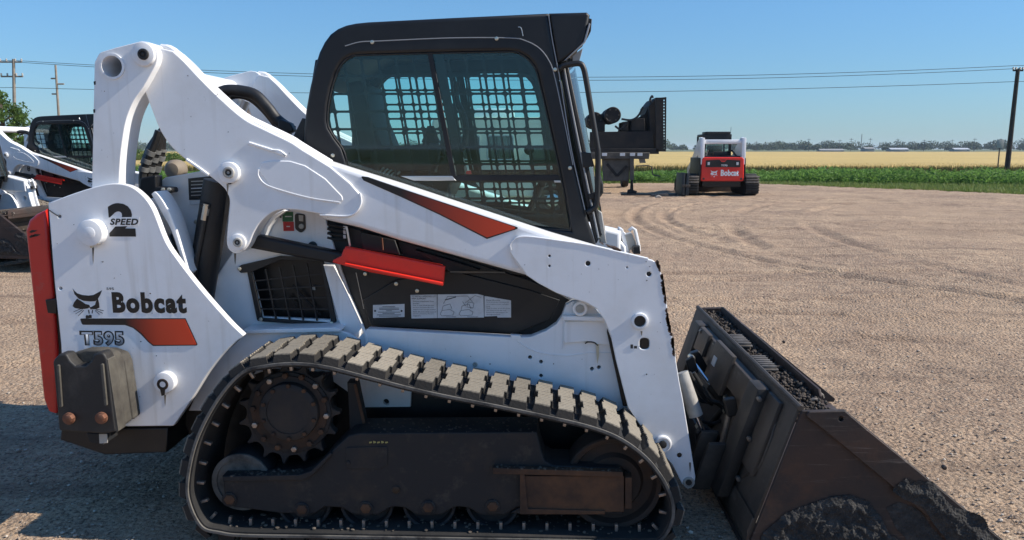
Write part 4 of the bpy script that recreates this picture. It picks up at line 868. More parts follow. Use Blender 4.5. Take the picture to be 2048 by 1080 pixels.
# big 2 with SPEED across it
text('2', 219, 406, 272, 473, YB, INK, root, bold=.05)
decal('badge_gap', [(217, 435), (279, 434), (277, 452), (216, 453)], WHITE, .0008)
text('SPEED', 220, 437, 277, 450, YB-.002, INK, root, bold=.035, shear=.25, space=1.1)
HEAD = [[(80, 625), (90, 640), (108, 656), (140, 667), (180, 671), (212, 667), (240, 652), (266, 637), (256, 664), (240, 692), (225, 706), (190, 708), (150, 704), (118, 690), (92, 662)],
        [(108, 690), (88, 716), (80, 738), (95, 750), (140, 757), (178, 752), (190, 742), (186, 731), (160, 724), (140, 710)],
        [(240, 688), (248, 722), (250, 748), (225, 757), (204, 757), (200, 742), (222, 730), (230, 704)],
        [(184, 744), (208, 744), (198, 760)], [(163, 800), (170, 794), (180, 799), (188, 792), (200, 796), (201, 813), (164, 816)],
        [(178, 762), (184, 762), (188, 784), (182, 786)], [(204, 762), (209, 762), (206, 784), (201, 784)]]
for a, b in (((86, 774), (132, 756)), ((98, 788), (142, 762)), ((116, 800), (150, 766)), ((228, 757), (276, 768)), ((226, 762), (270, 784)), ((222, 766), (250, 792))):
    HEAD.append([(a[0], a[1]-2), (b[0], b[1]-3), (b[0], b[1]+1), (a[0], a[1]+1)])
def head_me(w):                                # the lynx head emblem, w metres wide, centred, facing -Y
    bm = bmesh.new()
    for poly in HEAD:
        vs_ = [bm.verts.new(((x-178)/198*w, 0, -(y-720)/198*w)) for x, y in poly]
        f = bm.faces.new(vs_); bmesh.ops.triangulate(bm, faces=[f])
    bmesh.ops.recalc_face_normals(bm, faces=bm.faces)
    for f in bm.faces:
        if f.normal.y > 0: f.normal_flip()
    me = bpy.data.meshes.new('head'); bm.to_mesh(me); bm.free(); return me
for poly in HEAD: decal('lynx_emblem', c5(poly), INK, 0, False)

# --- cab
YCB = 3.17
WIN = [(653, 240), (655, 210), (662, 175), (671, 147), (679, 131), (689, 119), (702, 112), (718, 109), (860, 105), (1020, 102), (1038, 105), (1056, 116), (1068, 130), (1076, 148), (1096, 232), (1118, 330), (1131, 395), (1142, 462), (1000, 445), (860, 430), (700, 380), (692, 322), (683, 296), (668, 276), (656, 256)]
CABO = [(607, 296), (607, 258), (611, 220), (619, 175), (629, 132), (638, 104), (648, 84), (660, 68), (675, 57), (692, 50), (711, 46), (735, 43.5), (900, 35), (1096, 26), (1113, 126), (1140, 300), (1170, 420), (1192, 490), (1180, 520), (1000, 480), (640, 370), (608, 330)]
mirror(plate('cab_side_frame', CABO, YCB, YCB+.06, BLACKP, root, .014, holes=[WIN], res=4))
mirror(plate('front_visor', [(1098, 26), (1174, 24, 3), (1180, 30), (1170, 78, 4), (1166, 90, 3), (1124, 124), (1115, 126)], YCB-.002, YCB+.06, BLACKP, root, .012, res=4))
roof = [(640, 120), (650, 84), (670, 62), (696, 51), (730, 48), (900, 39), (1096, 30), (1174, 28), (1168, 70), (1150, 80), (1096, 70), (900, 76), (730, 86), (700, 95), (680, 110), (668, 130)]
plate('cab_roof', roof, YCB+.045, 2*YC-YCB-.045, BLACKP, root, .01, res=3)
# a thin raised bead round the window panel and bolts
bead('panel_seam', [(1146, 330), (1128, 240), (1108, 148), (1096, 118), (1078, 96), (1052, 82), (1020, 76), (900, 76), (760, 82), (720, 84), (690, 92)], YCB+.0005, .0022, SEAL)
bead('visor_seam', [(1097, 28), (1104, 76), (1114, 128), (1122, 170), (1143, 300), (1170, 420)], YCB+.001, .0022, SEAL)
for x, y in ((744, 84), (993, 77), (665, 311), (1140, 336), (1110, 139)): boss('cab_bolt', x, y, 4, YCB-.007, YCB+.005, ZINC, root, .001, n=8)
bead('roof_clip', [(1036, 54), (1042, 56), (1046, 72)], YCB-.003, .0018, ALU)
# window seal, glass, sash, grille
inset = [(x+(900-x)*.012, y+(260-y)*.016) for x, y in WIN]
sealo = plate('window_seal', [(p.x, p.y) for p in catmull([Vector(q+(0,)) for q in WIN], 2, True)], YCB+.004, YCB+.02, BLACKRUB, root, .002, holes=[[(p.x, p.y) for p in catmull([Vector(q+(0,)) for q in inset], 2, True)]], rnd=False)
mirror(sealo)
gl = plate('side_glass', inset, YCB+.012, YCB+.016, GLASS, root, 0, rnd=False); mirror(gl)
mirror(plate('sash_post', [(854, 104), (864, 104), (912, 352), (902, 352)], YCB+.006, YCB+.012, BLACKP, root, .002))
mirror(plate('sash_stile', [(866, 105), (886, 105), (930, 352), (914, 352)], YCB+.017, YCB+.024, SEATM, root, .002))
mirror(plate('sash_rail', [(905, 351), (1118, 350), (1122, 362), (908, 362)], YCB+.006, YCB+.0115, BLACKP, root, .002))
plate('sash_sill', [(800, 352), (904, 352), (912, 361), (828, 362)], YCB+.003, YCB+.011, ALU, root, .002); plate('sash_clip', [(1108, 361), (1121, 361), (1122, 365), (1109, 365)], YCB+.002, YCB+.008, ALU, root, .001)
def inside(x, y, poly):
    c = False; n = len(poly)
    for i in range(n):
        x1, y1 = poly[i-1]; x2, y2 = poly[i]
        if (y1 > y) != (y2 > y) and x < (x2-x1)*(y-y1)/(y2-y1)+x1: c = not c
    return c
def clip(poly, win):                            # part of a cell inside the (convex) window outline
    ar = sum(win[k-1][0]*win[k][1]-win[k][0]*win[k-1][1] for k in range(len(win))); s = 1 if ar > 0 else -1
    win = convex(win)
    for k in range(len(win)):
        A, B = win[k-1], win[k]; out = []; f = lambda p: ((B[0]-A[0])*(p[1]-A[1])-(B[1]-A[1])*(p[0]-A[0]))
        for i in range(len(poly)):
            P, Q = poly[i-1], poly[i]; fp, fq = f(P), f(Q)
            if (fp >= 0) != (fq >= 0): t = fp/(fp-fq); out.append((P[0]+(Q[0]-P[0])*t, P[1]+(Q[1]-P[1])*t))
            if fq >= 0: out.append(Q)
        poly = out
        if len(poly) < 3: return []
    q = [poly[0]]
    for p in poly[1:]:
        if math.hypot(p[0]-q[-1][0], p[1]-q[-1][1]) > .002: q.append(p)
    return q
def convex(pts):
    pts = sorted(pts); h = []
    for seq in (pts, pts[::-1]):
        st = len(h)
        for p in seq:
            while len(h)-st >= 2 and (h[-1][0]-h[-2][0])*(p[1]-h[-2][1])-(h[-1][1]-h[-2][1])*(p[0]-h[-2][0]) <= 0: h.pop()
            h.append(p)
        h.pop()
    return h
def grille_me(outer, y0, th, pitch=.071, gap=.0095):
    """steel side screen: plate with rounded rectangular openings, outline in loader XZ"""
    xs = [p[0] for p in outer]; zs = [p[1] for p in outer]; polys = [outer]
    cx_ = sum(xs)/len(xs); cz_ = sum(zs)/len(zs)
    nx = int((max(xs)-min(xs))/pitch)+1; nz = int((max(zs)-min(zs))/pitch)+1
    hull = [(cx_+(a-cx_)*.955, cz_+(b-cz_)*.93) for a, b in outer]
    sh = -.13                                   # columns lean with the front post
    for i in range(nx+4):
        for j in range(nz+1):
            z0 = min(zs)+j*pitch; x0 = min(xs)-.1+i*pitch+sh*(z0-cz_)
            h = gap/2; q = [(x0+h, z0+h), (x0+pitch-h, z0+h), (x0+pitch-h+sh*pitch, z0+pitch-h), (x0+h+sh*pitch, z0+pitch-h)]
            q = clip(q, hull)
            if len(q) < 3 or abs(sum(q[k-1][0]*q[k][1]-q[k][0]*q[k-1][1] for k in range(len(q))))/2 < .0004: continue
            ax = sum(a for a, b in q)/len(q); az = sum(b for a, b in q)/len(q)
            if inside(ax, az, outer): polys.append(rounded([(a, b, .010) for a, b in q], 3))
    return slab(polys, y0, y0+th)
go = [(v.x, v.z) for v in (L(a, b, YCB+.05) for a, b in [(x+(900-x)*-.01, y+(270-y)*-.02) for x, y in WIN])]
gr = obj('window_screen', grille_me(go, YCB+.05-YC, .006), SEATM, root); mirror(gr)
# cab back: frame bars, floor, seat, controls
def xz(px, py, Y=YCB): v = L(px, py, Y); return v.x, v.z
def crossbox(nm, pts, mat=BLACKP, bev=.005, Ya=YCB+.05): return plate(nm, pts, Ya, 2*YC-Ya, mat, root, bev)
crossbox('cab_rear_bar', [(609, 290), (640, 290), (640, 420), (612, 400)]); crossbox('cab_floor', [(640, 470), (1150, 500), (1150, 520), (640, 500)], BLACKS)
crossbox('cab_rear_top', [(630, 120), (660, 110), (655, 150), (622, 170)])
mirror(plate('cab_lower_side', [(640, 395), (900, 470), (1175, 500), (1150, 560), (640, 520)], YCB+.055, YCB+.075, BLACKS, root, .004))
crossbox('seat_base', [(700, 320, 10), (905, 312, 14), (915, 345, 8), (890, 400), (700, 400)], SEATM, .02, 3.36)
crossbox('seat_back', [(690, 165, 14), (722, 160, 12), (742, 240), (775, 318, 10), (720, 326, 10), (700, 260)], SEATM, .02, 3.38)
for s in (0, 1):
    o = plate('arm_rest', [(740, 300, 8), (860, 286, 8), (880, 300, 8), (870, 345), (740, 345)], 3.27, 3.35, SEATM, root, .012)
    if s: o.scale.y = -1
    o = obj('joystick_boot', lathe_me([(0, 0), (.045, 0), (.035, .03), (.04, .035), (.028, .06), (.03, .066), (.014, .1), (0, .1)], 16, 'Z'), BLACKRUB, root); o.location = L(862, 300, 3.31)*1; 
    if s: o.location.y *= -1
bar = [(886, 140), (884, 180), (900, 215), (908, 250), (902, 290), (880, 305), (840, 308)]
o = obj('seat_bar', tube_me([L(a, b, 3.33) for a, b in [(p.x, p.y) for p in catmull([Vector(q+(0,)) for q in bar], 6)]], .016, 10), BLACKP, root); mirror(o)
for k in range(5): obj('hose_clip', tube_me([L(758+k*8, 345+k*2, YCB+.09), L(768+k*8, 335+k*2, YCB+.09)], .004, 6), CYLGREY, root)
boss('wiper_motor', 1058, 300, 10, 4.0, 4.03, BLACKP, root, .003)
rod('drive_lever', L(1060, 420, 3.55), L(1082, 372, 3.55), .016, SEATM, 10); boss('lever_knob', 1084, 366, 9, 3.53, 3.58, SEATM, root, .01)
# cab front: pillars, curved door glass, handle
mirror(plate('door_frame', [(1118, 128), (1136, 126), (1168, 280), (1204, 470), (1192, 488), (1176, 430)], YCB+.02, YCB+.05, BLACKP, root, .006))
bead('door_seal', [(1127, 130), (1138, 190), (1160, 300), (1192, 452), (1197, 476)], YCB+.017, .004, SEAL); bead('door_seal', [(1134, 140), (1144, 190), (1166, 300), (1197, 446), (1203, 470)], YCB+.021, .003, UNDER)
bm = bmesh.new(); rows_ = []
for j in range(13):
    f = j/12; px = 1131+f*(1198-1131); py = 118+f*(478-118); v = L(px, py, YCB+.04); rr = []
    hw = -v.y
    for i in range(17):
        t = -1+2*i/16; rr.append(bm.verts.new((v.x+.052*(1-abs(t)**2.6)+.002, t*hw, v.z)))
    rows_.append(rr)
for a, b in zip(rows_, rows_[1:]):
    for i in range(16): bm.faces.new((a[i], a[i+1], b[i+1], b[i]))
obj('door_glass', bm_mesh(bm), GLASSF, root)
crossbox('door_top_rail', [(1120, 112), (1140, 112), (1142, 128), (1124, 128)], BLACKP, .004, YCB+.06)
hp = [(1119, 138), (1126, 132), (1140, 129), (1158, 127), (1166, 134), (1172, 158), (1184, 230), (1194, 290), (1196, 310), (1195, 380), (1193, 406), (1188, 416), (1174, 425)]
obj('grab_handle', tube_me([L(a, b, YCB-.005) for a, b in [(p.x, p.y) for p in catmull([Vector(q+(0,)) for q in hp], 4)]], .0115, 12), BLACKP, root)
plate('door_latch', [(1163, 303, 2), (1182, 306, 2), (1189, 333), (1166, 335)], YCB+.005, YCB+.06, BLACKP, root, .004); plate('door_latch', [(1176, 388), (1196, 384), (1197, 396), (1178, 399)], YCB+.005, YCB+.05, BLACKP, root, .003)
obj('door_gasket', tube_me([L(a, b, YCB+.06) for a, b in ((1195, 340), (1203, 370), (1203, 385), (1198, 392))], .008, 8), BLACKRUB, root)
plate('work_light', [(1178, 36), (1184, 38), (1182, 62), (1176, 72), (1172, 70)], YCB+.06, YCB+.2, BLACKP, root, .003); plate('visor_sheen_strip', [(1178, 46), (1181, 48), (1171, 84), (1132, 120), (1127, 122), (1167, 84)], YCB-.004, YCB+.02, SEAL, root, .002)  # the pale grey strip paints in the lit sheen under the visor
plate('mirror_bracket', [(1144, 112), (1166, 96), (1158, 126), (1146, 126)], YCB+.05, YCB+.07, SEAL, root, .002)
plate('cab_rear_bracket', [(604, 236), (612, 238), (606, 300), (580, 292), (588, 268)], YCB+.06, YCB+.2, BLACKP, root, .005)
plate('door_post', [(1196, 420), (1204, 425), (1213, 486), (1200, 486)], YCB+.10, YCB+.14, CYLGREY, root, .004)
# far arm coupler block seen past the cab
o = plate('coupler_plate', [(1238, 456, 3), (1246, 458, 3), (1260, 504), (1252, 508)], 4.15, 4.25, WHITE, root, .004)
o = plate('coupler_block', [(1250, 470), (1264, 466, 4), (1272, 486, 3), (1268, 500), (1256, 500)], 4.15, 4.22, CYLGREY, root, .004)
obj('coupler_guard', tube_me([L(a, b, 4.15) for a, b in ((1258, 462), (1264, 456), (1270, 460), (1277, 492), (1278, 502))], .010, 8), WHITE, root); plate('coupler_tip', [(1266, 495), (1280, 492), (1281, 508), (1268, 508)], 4.1, 4.2, DARKIRON, root, .004)

# --- quick-attach plate with its cylinders
BT = 2.98
STEPM0 = M('worn_pin_steel', (.20, .17, .14), .5, .5, (.08, .06, .05), 20)
def bk(t, Y, dx=0):                            # point on the bucket's back: t=0 top .. 1 bottom, at depth Y, dx forward
    a = L(1605, 818, 2.70); b = L(1500, 1085, 2.70); p = a.lerp(b, t); return Vector((p.x+dx, Y-YC, p.z))
def bslab(nm, t0, t1, Ya, Yb, d0, d1, mat, par, bev=.004):
    A = [bk(t0, Ya, d0), bk(t0, Ya, d1), bk(t1, Ya, d1), bk(t1, Ya, d0)]; B = [bk(t0, Yb, d0), bk(t0, Yb, d1), bk(t1, Yb, d1), bk(t1, Yb, d0)]
    return obj(nm, hull_me(A, B, bev), mat, par)
DKB = M('dark_coupler_steel', (.022, .019, .016), .6, .1, (.07, .055, .042), 4, .45, .7, bump=.25, bs=45)
for Ya in (BT, 4.10): bslab('attach_side_box', .03, .92, Ya, Ya+.14, -.075, -.022, DKB, root, .016)
bslab('attach_top_beam', .05, .26, BT+.15, 4.09, -.06, -.022, BUCKETB, root, .008); bslab('attach_lower_beam', .72, .9, BT+.15, 4.09, -.08, -.022, BLACKS, root, .01)
bslab('attach_plate', .0, .35, 3.40, 3.72, -.075, -.055, BUCKETB, root, .004); bslab('attach_plate', .02, .24, 3.85, 4.05, -.08, -.058, BUCKETB, root, .004)
bslab('attach_tag', .12, .2, 3.60, 3.66, -.079, -.0755, STICKER, root, 0)
for Ya in (3.08, 3.22, 4.0, 4.14): bslab('pivot_ear', .55, .95, Ya, Ya+.03, -.15, -.07, DKB, root, .018)
def rodw(nm, p, q, r, mat, n=14): return obj(nm, tube_me([p, q], r, n), mat, root)
rodw('attach_cylinder_rod', L(1390, 730, 3.72), L(1425, 775, 3.6), .012, CHROME); rodw('attach_cylinder', L(1424, 773, 3.6), L(1462, 818, 3.48), .028, BLACKP); rodw('attach_lever', L(1440, 785, 3.62), L(1480, 820, 3.42), .024, BUCKETB)
rodw('attach_lever', L(1452, 812, 3.45), L(1420, 850, 3.5), .016, BLACKS); 
for x, y in ((1457, 802), (1452, 823), (1385, 718)): 
    bb = boss('attach_bolt', x, y, 6, 3.42 if x > 1400 else 3.75, 3.47 if x > 1400 else 3.8, ZINC, root, .002, inner=3, depth=.003)
plate('attach_bracket', [(1380, 708, 4), (1398, 702, 4), (1422, 745, 6), (1420, 765, 5), (1408, 752)], 3.78, 3.82, BLACKS, root, .004); plate('attach_bracket', [(1372, 722, 4), (1388, 712, 4), (1398, 745), (1380, 752)], 3.6, 3.63, BLACKS, root, .004)
boss('attach_pin', 1411, 876, 8, 3.25, 3.4, ZINC, root, .003, n=6); plate('attach_link', [(1392, 868, 8), (1405, 852, 10), (1440, 870), (1450, 960), (1400, 960)], 3.27, 3.31, BLACKS, root, .006)
for s in (0, 1):
    o = rodw('tilt_cylinder', L(1362, 745, 3.32), L(1392, 832, 3.28), .032, CYLGREY, 18)
    if s: o.scale.y = -1
    o = rodw('tilt_cylinder_rod', L(1392, 830, 3.28), L(1410, 870, 3.27), .012, CHROME)
    if s: o.scale.y = -1
for dx, Yh in ((0, 3.44), (9, 3.40), (-12, 3.62)):
    obj('attach_hose', tube_me([L(p.x, p.y, Yh) for p in catmull([Vector(q+(0,)) for q in ((1378+dx, 745), (1396+dx, 775), (1412+dx, 800), (1432+dx, 806), (1448+dx*.5, 822), (1452+dx, 850))], 5)], .009, 8), BLACKRUB, root)
for x, y, Yp in ((1432, 690, 3.8), (1404, 664, 4.02), (1470, 770, 3.39), (1520, 800, 2.978), (1500, 880, 2.978), (1478, 960, 2.978)):
    boss('coupler_bolt', x, y, 5, Yp-.02, Yp+.01, STEPM0, root, .002, n=6)
obj('latch_rod', tube_me([L(1462, 815, 3.2), L(1440, 905, 3.2)], .014, 10), STEPM0, root); plate('latch_bracket', [(1448, 800, 4), (1472, 796, 6), (1478, 830, 6), (1456, 836, 4)], 3.17, 3.2, DKB, root, .005)
obj('attach_hose', tube_me([L(a, b, Y) for a, b, Y in ((1398, 842, 3.35), (1425, 848, 3.4), (1452, 838, 3.45), (1462, 820, 3.45))], .008, 8), BLACKRUB, root)
boss('leg_pin_boss', 1326, 890, 18, 3.0, 3.03, WHITE, root, .006, inner=14, depth=.006); boss('leg_pin', 1326, 890, 8, 2.998, 3.01, DARKIRON, root, .003)
YMARK = M('yellow_paint_mark', (.35, .30, .10), .8)
for k in range(5): plate('paint_mark', [(738+k*8, 884-(k % 2)*2), (743+k*8, 883), (744+k*8, 885.5), (739+k*8, 887)], 2.813, 2.8155, YMARK, root, 0)

# --- bucket (lifts off the quick-attach: a thing of its own)
BK = tag(empty('loader_bucket', ORG), 'rusty dark steel bucket at the front of the foreground loader, caked with black mud', 'bucket')
YN, YF = 2.70, 2*YC-2.70
def ph(nm, pts, Ya, Yb, mat, bev=.003, **k): return plate(nm, pts, Ya, Yb, mat, BK, bev, **k)
side = [(1604, 822, 3), (1690, 820, 3), (2046, 1112), (2040, 1122), (1492, 1112), (1500, 1085)]
for Ya in (YN, YF-.014):
    ph('side_plate', side, YN, YN+.014, BUCKET).location.y = Ya-YN
    ph('side_cutter', [(1612, 833, 8), (1618, 824, 6), (1690, 822, 2), (1730, 856), (1840, 945), (1990, 1069), (2030, 1102), (1930, 1100), (1800, 985), (1786, 974), (1700, 903), (1642, 855, 6)], YN-.014, YN-.001, BUCKET, .003, holes=[circ(1682, 838, 5, 12), circ(1890, 936, 5, 12)]).location.y = Ya-YN+(0 if Ya == YN else .03)
bslab('back_plate', 0, 1, YN+.014, YF-.014, -.012, 0, BUCKETB, BK, .003)
def bbead(pts, Y, r, nm, mat): return obj(nm, tube_me([bk(t, Y_, d) for t, Y_, d in pts], r, 8), mat, BK)
bbead([(0, YN+.005, -.004), (0, YF-.005, -.004)], 0, .011, 'back_top_edge', BUCKETB)
bslab('gusset', .05, .62, 2.84, 2.99, -.03, -.012, BUCKETB, BK, .006)
bbead([(.12, 2.86, -.013), (.3, 2.83, -.013), (.5, 2.83, -.013), (.6, 2.85, -.013), (.63, 2.9, -.013), (.72, 2.95, -.013)], 0, .006, 'weld_bead', BUCKETB)
# top channel: floor strip, front upstand, step pads, dirt
a = bk(.06, 3, 0)
def xsec(nm, pts, Ya, Yb, mat, bev=.003): return obj(nm, slab([pts], Ya-YC, Yb-YC, bev), mat, BK)
T0 = bk(0, 3, 0); X0, Z0 = T0.x, T0.z
xsec('channel_floor', [(X0-.02, Z0-.055), (X0+.14, Z0-.055), (X0+.14, Z0-.045), (X0-.02, Z0-.045)], YN+.014, YF-.014, BUCKET)
ups = [(v.x, v.z) for v in ()]
A_ = [(YN+.18, Z0-.10), (YN+.18, Z0-.01), (YN+.20, Z0+.012), (YF-.05, Z0+.012), (YF-.03, Z0), (YF-.03, Z0-.10)]
obj('channel_upstand', hull_me([Vector((X0+.125, y-YC, z)) for y, z in A_], [Vector((X0+.135, y-YC, z)) for y, z in A_], .002), BUCKET, BK)
STEPM = M('worn_step_steel', (.22, .19, .16), .55, .4, (.1, .08, .065), 12)
for ya in (3.22, 3.62):
    st = obj('step_pad', box_me((X0+.0, ya-YC, Z0-.012), (X0+.075, ya+.2-YC, Z0-.004), .002), STEPM, BK)
    for k in range(6): obj('step_rib', box_me((X0+.006, ya+.012+k*.032-YC, Z0-.006), (X0+.07, ya+.024+k*.032-YC, Z0+.008), .002), STEPM, st)
floor = [(1492, 1112), (2040, 1122)]
fa = L(1500, 1085, YN); fb = L(2040, 1112, YN)
xsec('bucket_floor', [(fa.x-.01, .022), (fb.x-.12, .022), (fb.x-.10, .010), (fb.x-.10, .004), (fa.x-.01, .006)], YN+.014, YF-.014, BUCKET)
xsec('cutting_edge', [(fb.x-.2, .0245), (fb.x-.07, .0245), (fb.x-.02, .004), (fb.x-.2, .002)], YN+.014, YF-.014, BUCKET)
xsec('back_curve', [(fa.x, .02), (fa.x+.12, .02), (fa.x+.03, .12), (fa.x+.01, .16), (fa.x-.01, .1)], YN+.014, YF-.014, BUCKETB)
def clod_sheet(nm, pts, Y, amp, nx=60):
    """mud caked on a plate: an uneven crust with its own thickness"""
    poly = [(v.x, v.z) for v in (L(a, b, Y) for a, b in pts)]
    xs = [p[0] for p in poly]; zs = [p[1] for p in poly]; st = (max(xs)-min(xs))/nx; bm = bmesh.new(); g = {}
    nz = int((max(zs)-min(zs))/st)+2
    for i in range(nx+2):
        for j in range(nz):
            x = min(xs)+i*st; z = min(zs)+j*st
            w = noise.noise(Vector((x*9, z*9, 3)))*.03
            if inside(x+w, z+w*.7, poly):
                e = min(1, min(math.hypot(x-p[0], z-p[1]) for p in [(q.x, q.y) for q in DENSE(poly)])/.035)
                h = (.3+.7*e)*amp*(.35+.5*(noise.noise(Vector((x*14, z*14, 0)))+.6)+.35*noise.noise(Vector((x*45, z*45, 5)))+.2*noise.noise(Vector((x*130, z*130, 9))))*(e**.5)
                g[i, j] = bm.verts.new((x, Y-YC-max(h, -.001), z))
    for (i, j) in list(g):
        if (i+1, j) in g and (i, j+1) in g and (i+1, j+1) in g: bm.faces.new((g[i, j], g[i+1, j], g[i+1, j+1], g[i, j+1]))
    return obj(nm, bm_mesh(bm), MUD, BK, True, 180)
def DENSE(poly):
    out = []; n = len(poly)
    for i in range(n):
        a = Vector(poly[i]); b = Vector(poly[(i+1) % n]); k = max(1, int((b-a).length/.02))
        out += [a.lerp(b, t/k) for t in range(k)]
    return out
clod_sheet('caked_mud', [(1520, 1095), (1528, 1062), (1560, 1030), (1600, 1012), (1640, 1000), (1665, 990), (1700, 988), (1735, 1000), (1765, 1030), (1800, 1075), (1815, 1100)], YN-.001, .022, 150)
clod_sheet('caked_mud', [(1786, 976), (1802, 962), (1812, 954), (1822, 966), (1845, 968), (1862, 964), (1896, 988), (1950, 1040), (1990, 1076), (2012, 1100), (1925, 1102), (1860, 1040)], YN-.0145, .016, 130)
clod_sheet('caked_mud', [(1800, 1000), (1860, 1045), (1925, 1102), (1820, 1102), (1790, 1050), (1770, 1015)], YN-.001, .006, 80)
rg = random.Random(11)
bm = bmesh.new()
for k in range(1700):
    y = rg.uniform(YN+.03, YF-.03); x = X0+rg.uniform(.005, .122); s = rg.uniform(.003, .011)*(1.7 if rg.random() < .1 else 1)
    m_ = Matrix.Translation((x, y-YC, Z0-.042+s*.5+rg.random()*.016*(1+(y < 3.2)))) @ Matrix.Rotation(rg.random()*6, 4, Vector((rg.random(), rg.random(), 1)).normalized()) @ Matrix.Diagonal((s, s*.8, s*.7, 1))
    bmesh.ops.create_icosphere(bm, subdivisions=1, radius=1, matrix=m_)
tag(obj('channel_dirt', bm_mesh(bm), M('channel_dirt_soil', (.075, .058, .045), .95, 0, (.035, .03, .026), 20), BK), kind='stuff')
for x, y, Y in ((1636, 796, 2.95), (1628, 808, 2.86)):
    v = L(x, y, Y); obj('channel_shackle', tube_me([v+Vector((.02*math.cos(t), 0, .02*math.sin(t))) for t in [k*.6 for k in range(9)]], .006, 8), STEPM, BK)
boss_ = boss('rim_bolt', 1453, 628, 3, 4.45, 4.47, ZINC, BK, .001)
# merge many alike small pieces' SKIP names
# ------------------------------------------------------------------ things behind: two more loaders of the same kind
lm = []
bm = bmesh.new()
for k in range(NL):
    p, t = at_s(k*TL/NL); n = Vector((-t.y, t.x))
    for o in (-.135, -.05, .05, .135):
        j = .012*(1 if int(o*100) % 2 else -1)
        m_ = Matrix(((t.x, 0, n.x, p.x+t.x*j), (0, 1, 0, (YT0+YT1)/2-YC+o), (t.y, 0, n.y, p.y+t.y*j), (0, 0, 0, 1)))
        box_bm(bm, (-.027, -.04, -.002), (.027, .04, .024), m_)
TREAD = bm_mesh(bm)
def copy_tree(src, loc, skip=True):
    r = src.copy(); COL.objects.link(r); r.location = loc
    for ch in list(src.children):
        if skip and (ch.name in SKIP or any(w in ch.name for w in NOCOPY)): continue
        c = ch.copy(); COL.objects.link(c); c.parent = r
        for g in list(ch.children):
            if skip and (g.name in SKIP or any(w in g.name for w in NOCOPY)): continue
            d = g.copy(); COL.objects.link(d); d.parent = c
    return r
NOCOPY = ('lettering', 'badge', 'lynx', 'sticker', 'chip', 'counterweight', 'weight_', 'grease', 'gouge', 'tag', 'paper', 'print', 'hose_clip', 'cable', 'rust_stain', 'side_plug', 'small_label', 'bolt_washer', 'hex_bolt', 'nipple', 'tread', 'drive_stud')
def more_loader(loc, label, bl, emblem_mat):
    r = copy_tree(root, loc); r.rotation_euler.z = TURN; r['label'] = label; r['group'] = 'parked loaders behind the left'
    for s in (-1, 1):
        t = obj('tread', TREAD, RUBDUST, r) if s < 0 else bpy.data.objects.new('tread', TREAD)
        if s > 0: COL.objects.link(t); t.parent = r; t.scale.y = -1
    b = copy_tree(BK, loc+Vector((0, 0, .16 if loc.y < 11 else 0))); b.rotation_euler.z = TURN; b['label'] = bl; b['group'] = 'buckets of the parked loaders'
    e = obj('lynx_emblem', head_me(.14), emblem_mat, r); e.location = L(1150, 545, YARM-.0165)
    return r
P2 = Vector((-6.92, 12.3, 0)); P3 = Vector((-7.62, 10.2, 0)); TURN = R(-3)
more_loader(P2, 'white loader behind, its dark cab showing left of the foreground upright', 'dark bucket of the white loader whose cab shows on the left', INK)
more_loader(P3, 'white loader cut off by the left picture edge, its front arms showing', 'dark bucket at the left picture edge beside the red tailgate', INK)

# --- red-backed loader seen from behind
rl = tag(empty('red_backed_loader', (5.98, 25.4, 0)), 'white track loader parked far off, its red back towards the camera', 'track loader')
def rbx(nm, lo, hi, mat, bev=.02, par=None): return obj(nm, box_me(lo, hi, bev), mat, par or rl)
REDB = M('red_tailgate_paint', (.75, .03, .018), .35, 0, (.6, .025, .016), 2)
def fslab(nm, pts, y0, y1, mat, bev=.01, holes=(), par=None): return obj(nm, slab([rounded(pts)]+[rounded(h) for h in holes], y0, y1, bev), mat, par or rl)
fslab('tailgate', [(-.69, .47, .06), (.69, .47, .06), (.67, 1.24, .1), (-.67, 1.24, .1)], 0, .12, REDB, .03)
fslab('tailgate_vent', [(-.56, .92, .02), (.56, .92, .02), (.55, 1.14, .03), (.15, 1.16), (-.15, 1.16), (-.55, 1.14, .03)], -.008, .01, INK, .004)
for x in (-.46, .46): fslab('tail_light', [(x-.035, .99), (x+.035, .99), (x+.035, 1.08), (x-.035, 1.08)], -.016, 0, STICKER, .004)
for k in range(4): fslab('vent_bar', [(-.36, .945+k*.045), (.36, .945+k*.045), (.36, .958+k*.045), (-.36, .958+k*.045)], -.014, -.006, DARKIRON, .002)
for x in (-.6, .6): fslab('tailgate_hinge', [(x-.03, .52), (x+.03, .52), (x+.03, .58), (x-.03, .58)], -.012, .004, DARKIRON, .004)
fslab('tailgate_handle', [(-.12, 1.17), (-.06, 1.13), (.06, 1.13), (.12, 1.17), (.05, 1.09), (-.05, 1.09)], -.02, 0, REDB, .004)
WINK = M('white_vinyl', (.75, .75, .75), .4)
me = text_me('Bobcat', .58, .2, .045, space=1.03); me.transform(Matrix.Translation((-.06, -.004, .64))); obj('lettering', me, WINK, rl, False)
me = text_me('T770', .2, .06, .03); me.transform(Matrix.Translation((-.06, -.017, .945))); obj('lettering', me, WINK, rl, False)
e = obj('lynx_emblem', head_me(.24), WINK, rl); e.location = (-.27, -.004, .72)
